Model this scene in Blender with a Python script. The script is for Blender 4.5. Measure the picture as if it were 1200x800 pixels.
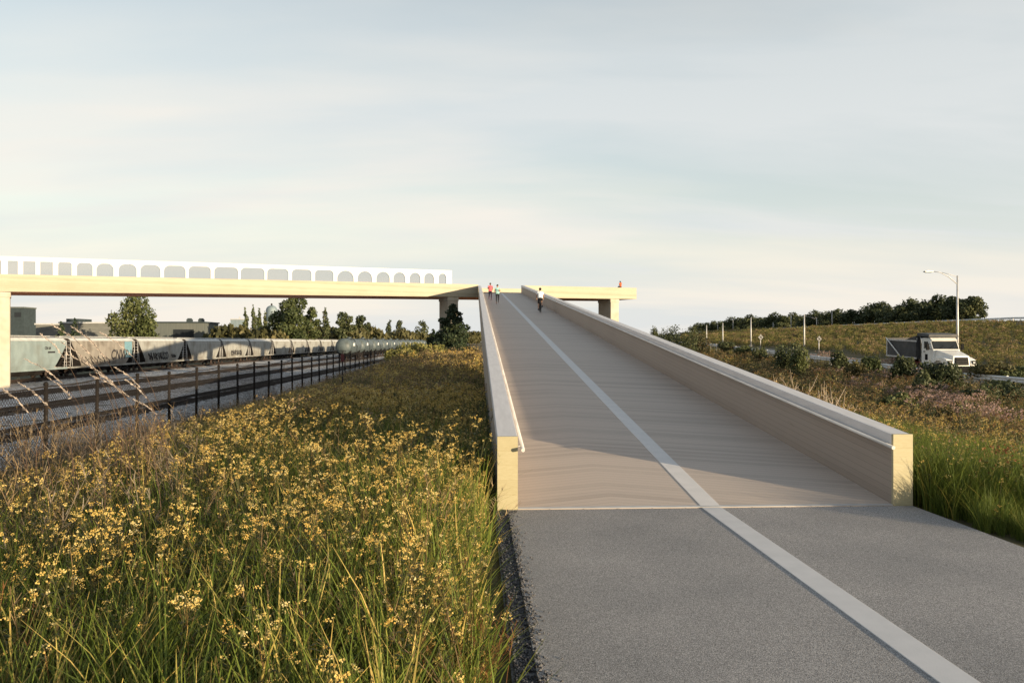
import bpy, bmesh, math, random
import numpy as np
from mathutils import Vector, Matrix, Euler

# ------------------------------------------------------------------ scene, camera, light
for o in list(bpy.data.objects):
    bpy.data.objects.remove(o)
S = bpy.context.scene
COL = S.collection
R = math.radians
random.seed(7)
RNG = np.random.default_rng(11)

EYE = 2.3                       # eye height above the path
YAW = math.atan2(42, 900)       # path direction is +Y; the camera looks slightly to the right of it
cam = bpy.data.cameras.new('camera')
cam.sensor_width = 36
cam.lens = 27
cam.clip_start = 0.1
cam.clip_end = 9000
cam_o = bpy.data.objects.new('camera', cam)
COL.objects.link(cam_o)
cam_o.location = (0, 0, EYE)
cam_o.rotation_euler = (R(90), 0, -YAW)
S.camera = cam_o

SUN_EL = R(5.0)
SUN_AZ = math.atan2(0.743, -0.664)      # compass angle from +Y towards +X
SKY_STRENGTH = 0.15
world = bpy.data.worlds.new('World')
S.world = world
world.use_nodes = True
wn, wl = world.node_tree.nodes, world.node_tree.links
wn.clear()
w_out = wn.new('ShaderNodeOutputWorld')
w_bg = wn.new('ShaderNodeBackground')
w_bg.inputs['Strength'].default_value = SKY_STRENGTH
w_sky = wn.new('ShaderNodeTexSky')
w_sky.sky_type = 'NISHITA'
w_sky.sun_disc = False
w_sky.sun_elevation = SUN_EL
w_sky.sun_rotation = SUN_AZ
w_sky.altitude = 50
w_sky.air_density = 1.0
w_sky.dust_density = 1.0
w_sky.ozone_density = 1.0
# thin high cloud: a flat layer seen in perspective, streaked along one wind direction
w_tc = wn.new('ShaderNodeTexCoord')
w_sep = wn.new('ShaderNodeSeparateXYZ')
wl.new(w_tc.outputs['Generated'], w_sep.inputs[0])
w_add = wn.new('ShaderNodeMath'); w_add.operation = 'ADD'; w_add.inputs[1].default_value = 0.16
w_max = wn.new('ShaderNodeMath'); w_max.operation = 'MAXIMUM'; w_max.inputs[1].default_value = 0.0
wl.new(w_sep.outputs['Z'], w_max.inputs[0]); wl.new(w_max.outputs[0], w_add.inputs[0])
w_dx = wn.new('ShaderNodeMath'); w_dx.operation = 'DIVIDE'
w_dy = wn.new('ShaderNodeMath'); w_dy.operation = 'DIVIDE'
wl.new(w_sep.outputs['X'], w_dx.inputs[0]); wl.new(w_add.outputs[0], w_dx.inputs[1])
wl.new(w_sep.outputs['Y'], w_dy.inputs[0]); wl.new(w_add.outputs[0], w_dy.inputs[1])
w_cmb = wn.new('ShaderNodeCombineXYZ')
wl.new(w_dx.outputs[0], w_cmb.inputs[0]); wl.new(w_dy.outputs[0], w_cmb.inputs[1])
w_map = wn.new('ShaderNodeMapping')
w_map.inputs['Rotation'].default_value = (0, 0, R(14))
w_map.inputs['Location'].default_value = (3.1, 1.7, 0)
w_map.inputs['Scale'].default_value = (0.42, 1.15, 1)
wl.new(w_cmb.outputs[0], w_map.inputs[0])
w_n = wn.new('ShaderNodeTexNoise')
w_n.inputs['Scale'].default_value = 1.15
w_n.inputs['Detail'].default_value = 7
w_n.inputs['Roughness'].default_value = 0.52
w_n.inputs['Distortion'].default_value = 0.5
wl.new(w_map.outputs[0], w_n.inputs['Vector'])
w_cr = wn.new('ShaderNodeValToRGB')
w_cr.color_ramp.elements[0].position = 0.40; w_cr.color_ramp.elements[0].color = (0.60, 0.60, 0.60, 1)
w_cr.color_ramp.elements[1].position = 0.62; w_cr.color_ramp.elements[1].color = (0.93, 0.93, 0.93, 1)
wl.new(w_n.outputs['Fac'], w_cr.inputs[0])
w_n2 = wn.new('ShaderNodeTexNoise')
w_n2.inputs['Scale'].default_value = 0.8
w_n2.inputs['Detail'].default_value = 5
wl.new(w_map.outputs[0], w_n2.inputs['Vector'])
w_cc = wn.new('ShaderNodeValToRGB')
w_cc.color_ramp.elements[0].position = 0.42; w_cc.color_ramp.elements[0].color = (2.58, 2.66, 2.66, 1)
w_cc.color_ramp.elements[1].position = 0.60; w_cc.color_ramp.elements[1].color = (3.16, 2.97, 2.72, 1)
wl.new(w_n2.outputs['Fac'], w_cc.inputs[0])
# the veil thins with height: open blue sky overhead
w_el = wn.new('ShaderNodeMapRange'); w_el.interpolation_type = 'SMOOTHSTEP'
w_el.inputs['From Min'].default_value = 0.2; w_el.inputs['From Max'].default_value = 0.72
w_el.inputs['To Min'].default_value = 1.0; w_el.inputs['To Max'].default_value = 0.22
wl.new(w_sep.outputs['Z'], w_el.inputs['Value'])
w_mul = wn.new('ShaderNodeMath'); w_mul.operation = 'MULTIPLY'
wl.new(w_cr.outputs[0], w_mul.inputs[0]); wl.new(w_el.outputs[0], w_mul.inputs[1])
w_low = wn.new('ShaderNodeMapRange'); w_low.interpolation_type = 'SMOOTHSTEP'     # the veil closes towards the horizon
w_low.inputs['From Min'].default_value = 0.0; w_low.inputs['From Max'].default_value = 0.42
w_low.inputs['To Min'].default_value = 0.97; w_low.inputs['To Max'].default_value = 0.0
wl.new(w_sep.outputs['Z'], w_low.inputs['Value'])
w_mx2 = wn.new('ShaderNodeMath'); w_mx2.operation = 'MAXIMUM'
wl.new(w_mul.outputs[0], w_mx2.inputs[0]); wl.new(w_low.outputs[0], w_mx2.inputs[1])
w_mul = w_mx2
w_mix = wn.new('ShaderNodeMixRGB')
wl.new(w_mul.outputs[0], w_mix.inputs[0])
wl.new(w_sky.outputs[0], w_mix.inputs[1])
wl.new(w_cc.outputs[0], w_mix.inputs[2])
wl.new(w_mix.outputs[0], w_bg.inputs['Color'])
wl.new(w_bg.outputs[0], w_out.inputs[0])

sun_d = bpy.data.lights.new('sun', 'SUN')
sun_d.energy = 5.0
sun_d.angle = R(0.5)
sun_d.color = (1.0, 0.79, 0.51)
sun_o = bpy.data.objects.new('sun', sun_d)
COL.objects.link(sun_o)
_d = Vector((-0.743 * math.cos(SUN_EL), 0.664 * math.cos(SUN_EL), -math.sin(SUN_EL)))
sun_o.rotation_euler = _d.to_track_quat('-Z', 'Y').to_euler()
sun_o.location = (40, -40, 30)

S.view_settings.view_transform = 'Standard'
S.view_settings.look = 'None'
S.view_settings.gamma = 1.0
S.view_settings.use_curve_mapping = False
S.view_settings.exposure = 1.0
S.render.engine = 'CYCLES'
S.cycles.max_bounces = 6
S.cycles.diffuse_bounces = 3
S.cycles.transparent_max_bounces = 12
S.cycles.use_denoising = True

# ------------------------------------------------------------------ materials
def _new(name):
    m = bpy.data.materials.new(name)
    m.use_nodes = True
    nt = m.node_tree
    b = nt.nodes['Principled BSDF']
    b.inputs['Specular IOR Level'].default_value = 0.3
    return m, nt, b

def rgba(c):
    return (c[0], c[1], c[2], 1)

def mat(name, c1, c2=None, scale=6, stretch=(1, 1, 1), rough=0.7, bump=0.0, bscale=None, metallic=0.0, detail=6,
        lo=0.35, hi=0.65, c3=None, scale3=0.8, amt3=0.6, spec=0.3):
    """noise between two colours, optional large stains of a third, optional bump"""
    m, nt, b = _new(name)
    N, L = nt.nodes, nt.links
    b.inputs['Roughness'].default_value = rough
    b.inputs['Metallic'].default_value = metallic
    b.inputs['Specular IOR Level'].default_value = spec
    if c2 is None:
        c2 = tuple(x * 0.8 for x in c1)
    tc = N.new('ShaderNodeTexCoord')
    mp = N.new('ShaderNodeMapping'); mp.inputs['Scale'].default_value = stretch
    L.new(tc.outputs['Object'], mp.inputs[0])
    nz = N.new('ShaderNodeTexNoise')
    nz.inputs['Scale'].default_value = scale; nz.inputs['Detail'].default_value = detail
    L.new(mp.outputs[0], nz.inputs['Vector'])
    cr = N.new('ShaderNodeValToRGB')
    cr.color_ramp.elements[0].position = lo; cr.color_ramp.elements[0].color = rgba(c2)
    cr.color_ramp.elements[1].position = hi; cr.color_ramp.elements[1].color = rgba(c1)
    L.new(nz.outputs['Fac'], cr.inputs[0])
    out = cr.outputs[0]
    if c3 is not None:
        n3 = N.new('ShaderNodeTexNoise'); n3.inputs['Scale'].default_value = scale3; n3.inputs['Detail'].default_value = 5
        L.new(tc.outputs['Object'], n3.inputs['Vector'])
        r3 = N.new('ShaderNodeValToRGB')
        r3.color_ramp.elements[0].position = 0.48; r3.color_ramp.elements[0].color = (0, 0, 0, 1)
        r3.color_ramp.elements[1].position = 0.68; r3.color_ramp.elements[1].color = (amt3, amt3, amt3, 1)
        L.new(n3.outputs['Fac'], r3.inputs[0])
        mx = N.new('ShaderNodeMixRGB'); mx.inputs[2].default_value = rgba(c3)
        L.new(r3.outputs[0], mx.inputs[0]); L.new(out, mx.inputs[1])
        out = mx.outputs[0]
    L.new(out, b.inputs['Base Color'])
    if bump:
        bn = N.new('ShaderNodeTexNoise'); bn.inputs['Scale'].default_value = bscale or scale * 3; bn.inputs['Detail'].default_value = 4
        L.new(mp.outputs[0], bn.inputs['Vector'])
        bp = N.new('ShaderNodeBump'); bp.inputs['Strength'].default_value = bump; bp.inputs['Distance'].default_value = 0.02
        L.new(bn.outputs['Fac'], bp.inputs['Height']); L.new(bp.outputs[0], b.inputs['Normal'])
    return m

def math_node(nt, op, a, b=None):
    n = nt.nodes.new('ShaderNodeMath'); n.operation = op
    for i, v in enumerate((a, b)):
        if v is None:
            continue
        if isinstance(v, (int, float)):
            n.inputs[i].default_value = v
        else:
            nt.links.new(v, n.inputs[i])
    return n.outputs[0]

def mat_timber(name, c1, c2, line, axis='Z', pitch=0.2, grain=(0.35, 0.35, 14), rough=0.6, line_amt=0.35, ridge=None, tone=0.35, soft=0.5):
    """laminated timber: boards along one direction with a thin joint, per-board tone, stretched grain.
    ridge=(x0, slope): boards laid as a chevron about x0."""
    m, nt, b = _new(name)
    N, L = nt.nodes, nt.links
    b.inputs['Roughness'].default_value = rough
    tc = N.new('ShaderNodeTexCoord')
    sp = N.new('ShaderNodeSeparateXYZ'); L.new(tc.outputs['Object'], sp.inputs[0])
    if ridge:
        ax = math_node(nt, 'ABSOLUTE', math_node(nt, 'SUBTRACT', sp.outputs['X'], ridge[0]))
        v = math_node(nt, 'ADD', sp.outputs['Y'], math_node(nt, 'MULTIPLY', ax, ridge[1]))
        cm = N.new('ShaderNodeCombineXYZ')
        L.new(sp.outputs['X'], cm.inputs[0]); L.new(v, cm.inputs[1])
        vec = cm.outputs[0]
    elif axis == 'slope':                       # boards that follow the ramp's own gradient
        v = math_node(nt, 'SUBTRACT', sp.outputs['Z'], math_node(nt, 'MULTIPLY', sp.outputs['Y'], 87 / 900))
        cm = N.new('ShaderNodeCombineXYZ')
        L.new(sp.outputs['X'], cm.inputs[0]); L.new(sp.outputs['Y'], cm.inputs[1]); L.new(v, cm.inputs[2])
        vec = cm.outputs[0]
    else:
        v = sp.outputs[axis]
        vec = tc.outputs['Object']
    q = math_node(nt, 'DIVIDE', v, pitch)
    fl = math_node(nt, 'FLOOR', q)
    fr = math_node(nt, 'FRACT', q)
    wnz = N.new('ShaderNodeTexWhiteNoise'); wnz.noise_dimensions = '1D'
    L.new(fl, wnz.inputs['W'])
    mp = N.new('ShaderNodeMapping'); mp.inputs['Scale'].default_value = grain
    L.new(vec, mp.inputs[0])
    nz = N.new('ShaderNodeTexNoise'); nz.inputs['Scale'].default_value = 3.0; nz.inputs['Detail'].default_value = 8
    nz.inputs['Roughness'].default_value = 0.62
    L.new(mp.outputs[0], nz.inputs['Vector'])
    nb = N.new('ShaderNodeTexNoise'); nb.inputs['Scale'].default_value = 0.35; nb.inputs['Detail'].default_value = 4
    L.new(tc.outputs['Object'], nb.inputs['Vector'])
    s1 = math_node(nt, 'MULTIPLY', wnz.outputs['Value'], tone)
    s2 = math_node(nt, 'ADD', math_node(nt, 'ADD', math_node(nt, 'MULTIPLY', math_node(nt, 'SUBTRACT', nz.outputs['Fac'], .5), soft * 2), .5), s1)
    s3 = math_node(nt, 'ADD', s2, math_node(nt, 'MULTIPLY', nb.outputs['Fac'], 0.5))
    cr = N.new('ShaderNodeValToRGB')
    cr.color_ramp.elements[0].position = 0.55; cr.color_ramp.elements[0].color = rgba(c2)
    cr.color_ramp.elements[1].position = 1.15 if False else 1.0; cr.color_ramp.elements[1].color = rgba(c1)
    L.new(s3, cr.inputs[0])
    ln = math_node(nt, 'MULTIPLY', math_node(nt, 'LESS_THAN', fr, 0.05), line_amt)
    mx = N.new('ShaderNodeMixRGB'); mx.inputs[2].default_value = rgba(line)
    L.new(ln, mx.inputs[0]); L.new(cr.outputs[0], mx.inputs[1])
    L.new(mx.outputs[0], b.inputs['Base Color'])
    bp = N.new('ShaderNodeBump'); bp.inputs['Strength'].default_value = 0.15; bp.inputs['Distance'].default_value = 0.01
    L.new(nz.outputs['Fac'], bp.inputs['Height']); L.new(bp.outputs[0], b.inputs['Normal'])
    return m

def mat_leaf(name, ca, cb, cc=None, translucent=0.25, rough=0.6, rand=0.5):
    """leaf colour from the leaf's own 'tint' value plus a value per plant"""
    m = bpy.data.materials.new(name)
    m.use_nodes = True
    nt = m.node_tree
    N, L = nt.nodes, nt.links
    N.clear()
    out = N.new('ShaderNodeOutputMaterial')
    at = N.new('ShaderNodeAttribute'); at.attribute_name = 'tint'
    oi = N.new('ShaderNodeObjectInfo')
    f = math_node(nt, 'ADD', math_node(nt, 'MULTIPLY', at.outputs['Fac'], 1 - rand), math_node(nt, 'MULTIPLY', oi.outputs['Random'], rand))
    cr = N.new('ShaderNodeValToRGB')
    cr.color_ramp.elements[0].position = 0.1; cr.color_ramp.elements[0].color = rgba(ca)
    cr.color_ramp.elements[1].position = 0.9; cr.color_ramp.elements[1].color = rgba(cb)
    if cc:
        e = cr.color_ramp.elements.new(0.62); e.color = rgba(cb)
        cr.color_ramp.elements[-1].color = rgba(cc)
    L.new(f, cr.inputs[0])
    di = N.new('ShaderNodeBsdfPrincipled'); di.inputs['Roughness'].default_value = rough
    di.inputs['Specular IOR Level'].default_value = 0.25
    tr = N.new('ShaderNodeBsdfTranslucent')
    L.new(cr.outputs[0], di.inputs['Base Color']); L.new(cr.outputs[0], tr.inputs['Color'])
    mx = N.new('ShaderNodeMixShader'); mx.inputs[0].default_value = translucent
    L.new(di.outputs[0], mx.inputs[1]); L.new(tr.outputs[0], mx.inputs[2])
    L.new(mx.outputs[0], out.inputs[0])
    return m

def mat_speckle(name, base, dark, light, scale, rough=0.85, bump=0.4, patch=(0.5, 0.12), tint=None):
    """aggregate: voronoi grains in three tones under soft large patches"""
    m, nt, b = _new(name)
    N, L = nt.nodes, nt.links
    b.inputs['Roughness'].default_value = rough
    tc = N.new('ShaderNodeTexCoord')
    vo = N.new('ShaderNodeTexVoronoi'); vo.inputs['Scale'].default_value = scale
    L.new(tc.outputs['Object'], vo.inputs['Vector'])
    sp = N.new('ShaderNodeSeparateColor'); L.new(vo.outputs['Color'], sp.inputs[0])
    cr = N.new('ShaderNodeValToRGB')
    cr.color_ramp.elements[0].position = 0.0; cr.color_ramp.elements[0].color = rgba(dark)
    cr.color_ramp.elements[1].position = 1.0; cr.color_ramp.elements[1].color = rgba(light)
    e = cr.color_ramp.elements.new(0.5); e.color = rgba(base)
    L.new(sp.outputs[0], cr.inputs[0])
    nz = N.new('ShaderNodeTexNoise'); nz.inputs['Scale'].default_value = patch[0]; nz.inputs['Detail'].default_value = 6
    L.new(tc.outputs['Object'], nz.inputs['Vector'])
    r2 = N.new('ShaderNodeValToRGB')
    a = 1 - patch[1] * 2
    r2.color_ramp.elements[0].position = 0.3; r2.color_ramp.elements[0].color = (a, a, a, 1)
    r2.color_ramp.elements[1].position = 0.7; r2.color_ramp.elements[1].color = rgba(tint or (1, 1, 1))
    L.new(nz.outputs['Fac'], r2.inputs[0])
    mx = N.new('ShaderNodeMixRGB'); mx.blend_type = 'MULTIPLY'; mx.inputs[0].default_value = 1
    L.new(cr.outputs[0], mx.inputs[1]); L.new(r2.outputs[0], mx.inputs[2])
    L.new(mx.outputs[0], b.inputs['Base Color'])
    bp = N.new('ShaderNodeBump'); bp.inputs['Strength'].default_value = bump; bp.inputs['Distance'].default_value = 0.01
    L.new(vo.outputs['Distance'], bp.inputs['Height']); L.new(bp.outputs[0], b.inputs['Normal'])
    return m

M = {}
M['timber'] = mat_timber('pale laminated timber', (0.36, 0.325, 0.25), (0.28, 0.24, 0.17), (0.19, 0.15, 0.09), 'Z', 0.22, (0.25, 0.25, 9), line_amt=0.45)
M['timber_end'] = mat_timber('plywood end grain', (0.38, 0.345, 0.225), (0.33, 0.29, 0.175), (0.24, 0.19, 0.09), 'Z', 0.2, (5, 5, 22), line_amt=0.25, tone=0.15)
M['timber_grey'] = mat_timber('shade-toned timber lining', (0.30, 0.255, 0.22), (0.21, 0.175, 0.15), (0.08, 0.068, 0.06), 'slope', 0.1, (6, 0.3, 30), line_amt=0.55, tone=0.4, soft=0.3)  # same wood as the bridge, with the ramp walls' shade put into the grey tone
M['timber_soffit'] = mat_timber('stained timber soffit', (0.72, 0.26, 0.12), (0.60, 0.20, 0.09), (0.24, 0.1, 0.04), 'Y', 0.3, (0.4, 6, 2))
M['deck'] = mat_timber('chevron deck boards', (0.465, 0.39, 0.335), (0.325, 0.272, 0.232), (0.10, 0.085, 0.075), pitch=0.14, grain=(0.8, 24, 1), ridge=(1.95, 0.30), line_amt=0.6, tone=0.5, soft=0.22)
M['cap'] = mat('pale coated capping', (0.62, 0.60, 0.60), (0.55, 0.53, 0.53), 3, (4, 0.5, 4), 0.5, 0.05, 40)
M['rail'] = mat('brushed metal handrail', (0.72, 0.70, 0.68), None, 12, (1, 0.1, 1), 0.35, metallic=0.35)
M['strip'] = mat('smooth pale concrete strip', (0.62, 0.60, 0.595), (0.57, 0.555, 0.55), 4, rough=0.6, bump=0.05, bscale=90)
M['concrete'] = mat('pale concrete', (0.40, 0.36, 0.29), (0.35, 0.31, 0.25), 1.6, rough=0.85, bump=0.15, bscale=30, c3=(0.42, 0.40, 0.37), scale3=0.5)
M['concrete_dark'] = mat('shuttered concrete', (0.17, 0.165, 0.16), (0.12, 0.118, 0.115), 1.4, rough=0.9, bump=0.2, bscale=20, c3=(0.16, 0.16, 0.15), scale3=0.4)
M['white'] = mat('white painted steel', (0.60, 0.60, 0.60), (0.55, 0.55, 0.55), 2, rough=0.5)
M['asphalt'] = mat_speckle('worn asphalt', (0.29, 0.283, 0.283), (0.13, 0.127, 0.13), (0.52, 0.505, 0.50), 175, bump=0.35, patch=(0.7, 0.12), tint=(1.0, 0.98, 0.965))
M['road'] = mat_speckle('road asphalt', (0.10, 0.10, 0.10), (0.06, 0.06, 0.06), (0.16, 0.16, 0.16), 30, bump=0.2)
M['ballast'] = mat_speckle('railway ballast', (0.60, 0.585, 0.575), (0.14, 0.13, 0.125), (0.90, 0.88, 0.87), 7, bump=1.0, patch=(0.25, 0.14))
M['stone'] = mat('dark crushed stone', (0.13, 0.13, 0.14), (0.04, 0.04, 0.045), 25, rough=0.8, lo=0.4, hi=0.6)
M['soil'] = mat('meadow soil and thatch', (0.085, 0.075, 0.032), (0.035, 0.035, 0.016), 1.8, rough=1.0, bump=0.8, bscale=9, c3=(0.15, 0.11, 0.05), scale3=0.12, amt3=0.8)
M['steel_dark'] = mat('dark rusted steel', (0.035, 0.03, 0.028), (0.018, 0.016, 0.016), 8, rough=0.7, metallic=0.2)
M['rail_steel'] = mat('worn rail steel', (0.055, 0.04, 0.034), (0.03, 0.022, 0.02), 5, rough=0.6, metallic=0.3)
M['sleeper'] = mat('tarred timber sleepers', (0.06, 0.05, 0.045), (0.03, 0.026, 0.024), 6, rough=0.95)
M['galv'] = mat('galvanised steel', (0.52, 0.52, 0.52), (0.40, 0.40, 0.41), 3, rough=0.5, metallic=0.3)
M['rubber'] = mat('tyre rubber', (0.022, 0.022, 0.023), None, 10, rough=0.9)
M['bark'] = mat('bark', (0.10, 0.075, 0.055), (0.045, 0.035, 0.027), 8, (1, 1, 0.2), 0.95, 0.6, 20)
M['twig'] = mat('bleached twigs', (0.50, 0.42, 0.33), (0.36, 0.29, 0.22), 12, rough=0.9)
M['stalk'] = mat('dry brown stalk', (0.10, 0.065, 0.045), (0.045, 0.03, 0.023), 12, rough=0.9)

# ------------------------------------------------------------------ object helpers
def tag(o, label=None, cat=None, group=None, kind=None):
    if label: o['label'] = label
    if cat: o['category'] = cat
    if group: o['group'] = group
    if kind: o['kind'] = kind
    return o

def empty(name, loc=(0, 0, 0), rz=0.0, label=None, cat=None, group=None):
    o = bpy.data.objects.new(name, None)
    o.empty_display_size = 0.3
    COL.objects.link(o)
    o.location = loc
    o.rotation_euler = (0, 0, rz)
    return tag(o, label, cat, group)

def children(o):
    return [c for c in COL.objects if c.parent == o]

def copy_tree(o, parent=None, kids=None):
    kids = kids if kids is not None else children(o)
    c = o.copy()
    COL.objects.link(c)
    if parent: c.parent = parent
    for ch in kids:
        copy_tree(ch, c)
    return c

class MB:
    """collects boxes, tubes, prisms; build() links them as one mesh object"""
    def __init__(self):
        self.v = []; self.f = []; self.s = []
    def add(self, vs, fs, smooth=False):
        b = len(self.v)
        self.v += [tuple(p) for p in vs]
        self.f += [tuple(i + b for i in f) for f in fs]
        self.s += [smooth] * len(fs)
        return self
    def box(self, x0, x1, y0, y1, z0, z1):
        p = [(x0, y0, z0), (x1, y0, z0), (x1, y1, z0), (x0, y1, z0), (x0, y0, z1), (x1, y0, z1), (x1, y1, z1), (x0, y1, z1)]
        return self.add(p, [(0, 3, 2, 1), (4, 5, 6, 7), (0, 1, 5, 4), (1, 2, 6, 5), (2, 3, 7, 6), (3, 0, 4, 7)])
    def hexa(self, p):
        return self.add(p, [(0, 3, 2, 1), (4, 5, 6, 7), (0, 1, 5, 4), (1, 2, 6, 5), (2, 3, 7, 6), (3, 0, 4, 7)])
    def tube(self, pts, r, n=8, cap=True, smooth=True):
        pts = [Vector(p) for p in pts]
        rs = r if isinstance(r, (list, tuple)) else [r] * len(pts)
        vs, fs = [], []
        up = None
        for i, p in enumerate(pts):
            t = (pts[min(i + 1, len(pts) - 1)] - pts[max(i - 1, 0)])
            t = t.normalized() if t.length > 1e-9 else Vector((0, 0, 1))
            if up is None or abs(up.dot(t)) > 0.98:
                up = Vector((0, 0, 1)) if abs(t.z) < 0.9 else Vector((1, 0, 0))
            a = t.cross(up).normalized(); bb = a.cross(t).normalized()
            up = bb
            for k in range(n):
                an = 2 * math.pi * k / n
                vs.append(p + (a * math.cos(an) + bb * math.sin(an)) * rs[i])
        for i in range(len(pts) - 1):
            for k in range(n):
                k2 = (k + 1) % n
                fs.append((i * n + k, i * n + k2, (i + 1) * n + k2, (i + 1) * n + k))
        self.add(vs, fs, smooth)
        if cap:
            b = len(self.v) - len(vs)
            self.f.append(tuple(b + k for k in range(n - 1, -1, -1))); self.s.append(False)
            e = b + (len(pts) - 1) * n
            self.f.append(tuple(e + k for k in range(n))); self.s.append(False)
        return self
    def prism(self, poly, a0, a1, axis='x'):
        """polygon in the other two axes, extruded along axis"""
        def P(u, v, a):
            return {'x': (a, u, v), 'y': (u, a, v), 'z': (u, v, a)}[axis]
        n = len(poly)
        vs = [P(u, v, a0) for u, v in poly] + [P(u, v, a1) for u, v in poly]
        fs = [tuple(range(n - 1, -1, -1)), tuple(range(n, 2 * n))]
        fs += [(i, (i + 1) % n, n + (i + 1) % n, n + i) for i in range(n)]
        return self.add(vs, fs)
    def lathe(self, prof, c, axis='x', n=20, smooth=True):
        """profile (a, r) about a line through c along axis"""
        vs, fs = [], []
        for a, r in prof:
            for k in range(n):
                an = 2 * math.pi * k / n
                u, w = r * math.cos(an), r * math.sin(an)
                vs.append({'x': (c[0] + a, c[1] + u, c[2] + w), 'y': (c[0] + u, c[1] + a, c[2] + w), 'z': (c[0] + u, c[1] + w, c[2] + a)}[axis])
        for i in range(len(prof) - 1):
            for k in range(n):
                k2 = (k + 1) % n
                fs.append((i * n + k, i * n + k2, (i + 1) * n + k2, (i + 1) * n + k))
        self.add(vs, fs, smooth)
        b = len(self.v) - len(vs)
        self.f.append(tuple(b + k for k in range(n))); self.s.append(False)
        e = b + (len(prof) - 1) * n
        self.f.append(tuple(e + k for k in range(n))); self.s.append(False)
        return self
    def ball(self, c, r, n=10, sq=(1, 1, 1)):
        prof = [(-math.cos(math.pi * i / n) * r, max(math.sin(math.pi * i / n) * r, 1e-4)) for i in range(n + 1)]
        b = len(self.v)
        self.lathe(prof, (0, 0, 0), 'z', n + 4)
        for i in range(b, len(self.v)):
            x, y, z = self.v[i]
            self.v[i] = (c[0] + x * sq[0], c[1] + y * sq[1], c[2] + z * sq[2])
        return self
    def build(self, name, m, parent=None, bevel=0.0, fix=True):
        me = bpy.data.meshes.new(name)
        me.from_pydata(self.v, [], self.f)
        me.polygons.foreach_set('use_smooth', self.s)
        if fix:
            bm = bmesh.new(); bm.from_mesh(me)
            bmesh.ops.recalc_face_normals(bm, faces=bm.faces)
            bm.to_mesh(me); bm.free()
        me.materials.append(m)
        o = bpy.data.objects.new(name, me)
        COL.objects.link(o)
        if parent: o.parent = parent
        if bevel:
            bv = o.modifiers.new('bevel', 'BEVEL'); bv.width = bevel; bv.segments = 2; bv.limit_method = 'ANGLE'
        return o

def np_mesh(name, V, F, mats, tint=None, midx=None, smooth=False):
    """mesh from numpy arrays; F is (n,3) or (n,4)"""
    me = bpy.data.meshes.new(name)
    k = F.shape[1]
    me.vertices.add(len(V)); me.vertices.foreach_set('co', V.astype(np.float32).ravel())
    me.loops.add(F.size); me.loops.foreach_set('vertex_index', F.astype(np.int32).ravel())
    me.polygons.add(len(F))
    me.polygons.foreach_set('loop_start', np.arange(0, F.size, k, dtype=np.int32))
    if midx is not None:
        me.polygons.foreach_set('material_index', midx.astype(np.int32))
    if smooth:
        me.polygons.foreach_set('use_smooth', np.ones(len(F), dtype=bool))
    for m in mats: me.materials.append(m)
    if tint is not None:
        a = me.attributes.new('tint', 'FLOAT', 'FACE'); a.data.foreach_set('value', tint.astype(np.float32))
    me.update(calc_edges=True)
    return me

def link_mesh(name, me, parent=None):
    o = bpy.data.objects.new(name, me)
    COL.objects.link(o)
    if parent: o.parent = parent
    return o

# ------------------------------------------------------------------ terrain
def road_z(Y):
    return np.interp(Y, [-50, 30, 50, 105, 150, 700], [-1.0, -0.75, -0.55, 1.25, 1.9, 2.1])
def crest_z(Y):
    return np.interp(Y, [-50, 0, 90, 150, 380, 700], [-0.3, 0.3, 3.8, 6.5, 6.5, 5.9])
XB = np.array([-4000, -62, -52, -14.2, -10.6, -9.0, 0.0, 0.29, 6.12, 7.0, 12, 20, 29, 32.5, 42, 46, 62, 85, 109, 125, 4000.0])
def terrain(X, Y):
    X = np.asarray(X, float); Y = np.asarray(Y, float)
    X, Y = np.broadcast_arrays(X, Y)
    rz, cz = road_z(Y), crest_z(Y)
    one = np.ones_like(X)
    rise = np.interp(Y, [20, 45, 80, 120], [0, 0.15, 0.5, 0.4])
    zb = [-2.1 * one, -2.0 * one, -1.95 * one, -1.95 * one, -0.62 * one, -0.45 * one + rise * .6, -0.06 * one + rise * .3, -0.06 * one, -0.06 * one, -0.16 * one,
          -0.9 * one, -1.4 * one, 0.5 * (rz - 1.6), rz - 0.12, rz - 0.12, rz + 0.05,
          rz + (cz - rz) * .22, rz + (cz - rz) * .6, cz, cz, cz - 1.0]
    zb = np.stack(zb)
    i = np.clip(np.searchsorted(XB, X, side='right') - 1, 0, len(XB) - 2)
    t = (X - XB[i]) / (XB[i + 1] - XB[i])
    z0 = np.take_along_axis(zb, i[None], 0)[0]; z1 = np.take_along_axis(zb, (i + 1)[None], 0)[0]
    z = z0 + (z1 - z0) * t
    wild = ((X < -0.3) & (X > -14)) | ((X > 6.8) & (X < 32)) | ((X > 43) & (X < 108))
    z = z + wild * (0.05 * np.sin(X * 1.7 + Y * .6) * np.sin(Y * 1.1 - X * .4) - 0.03)
    return z

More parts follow.
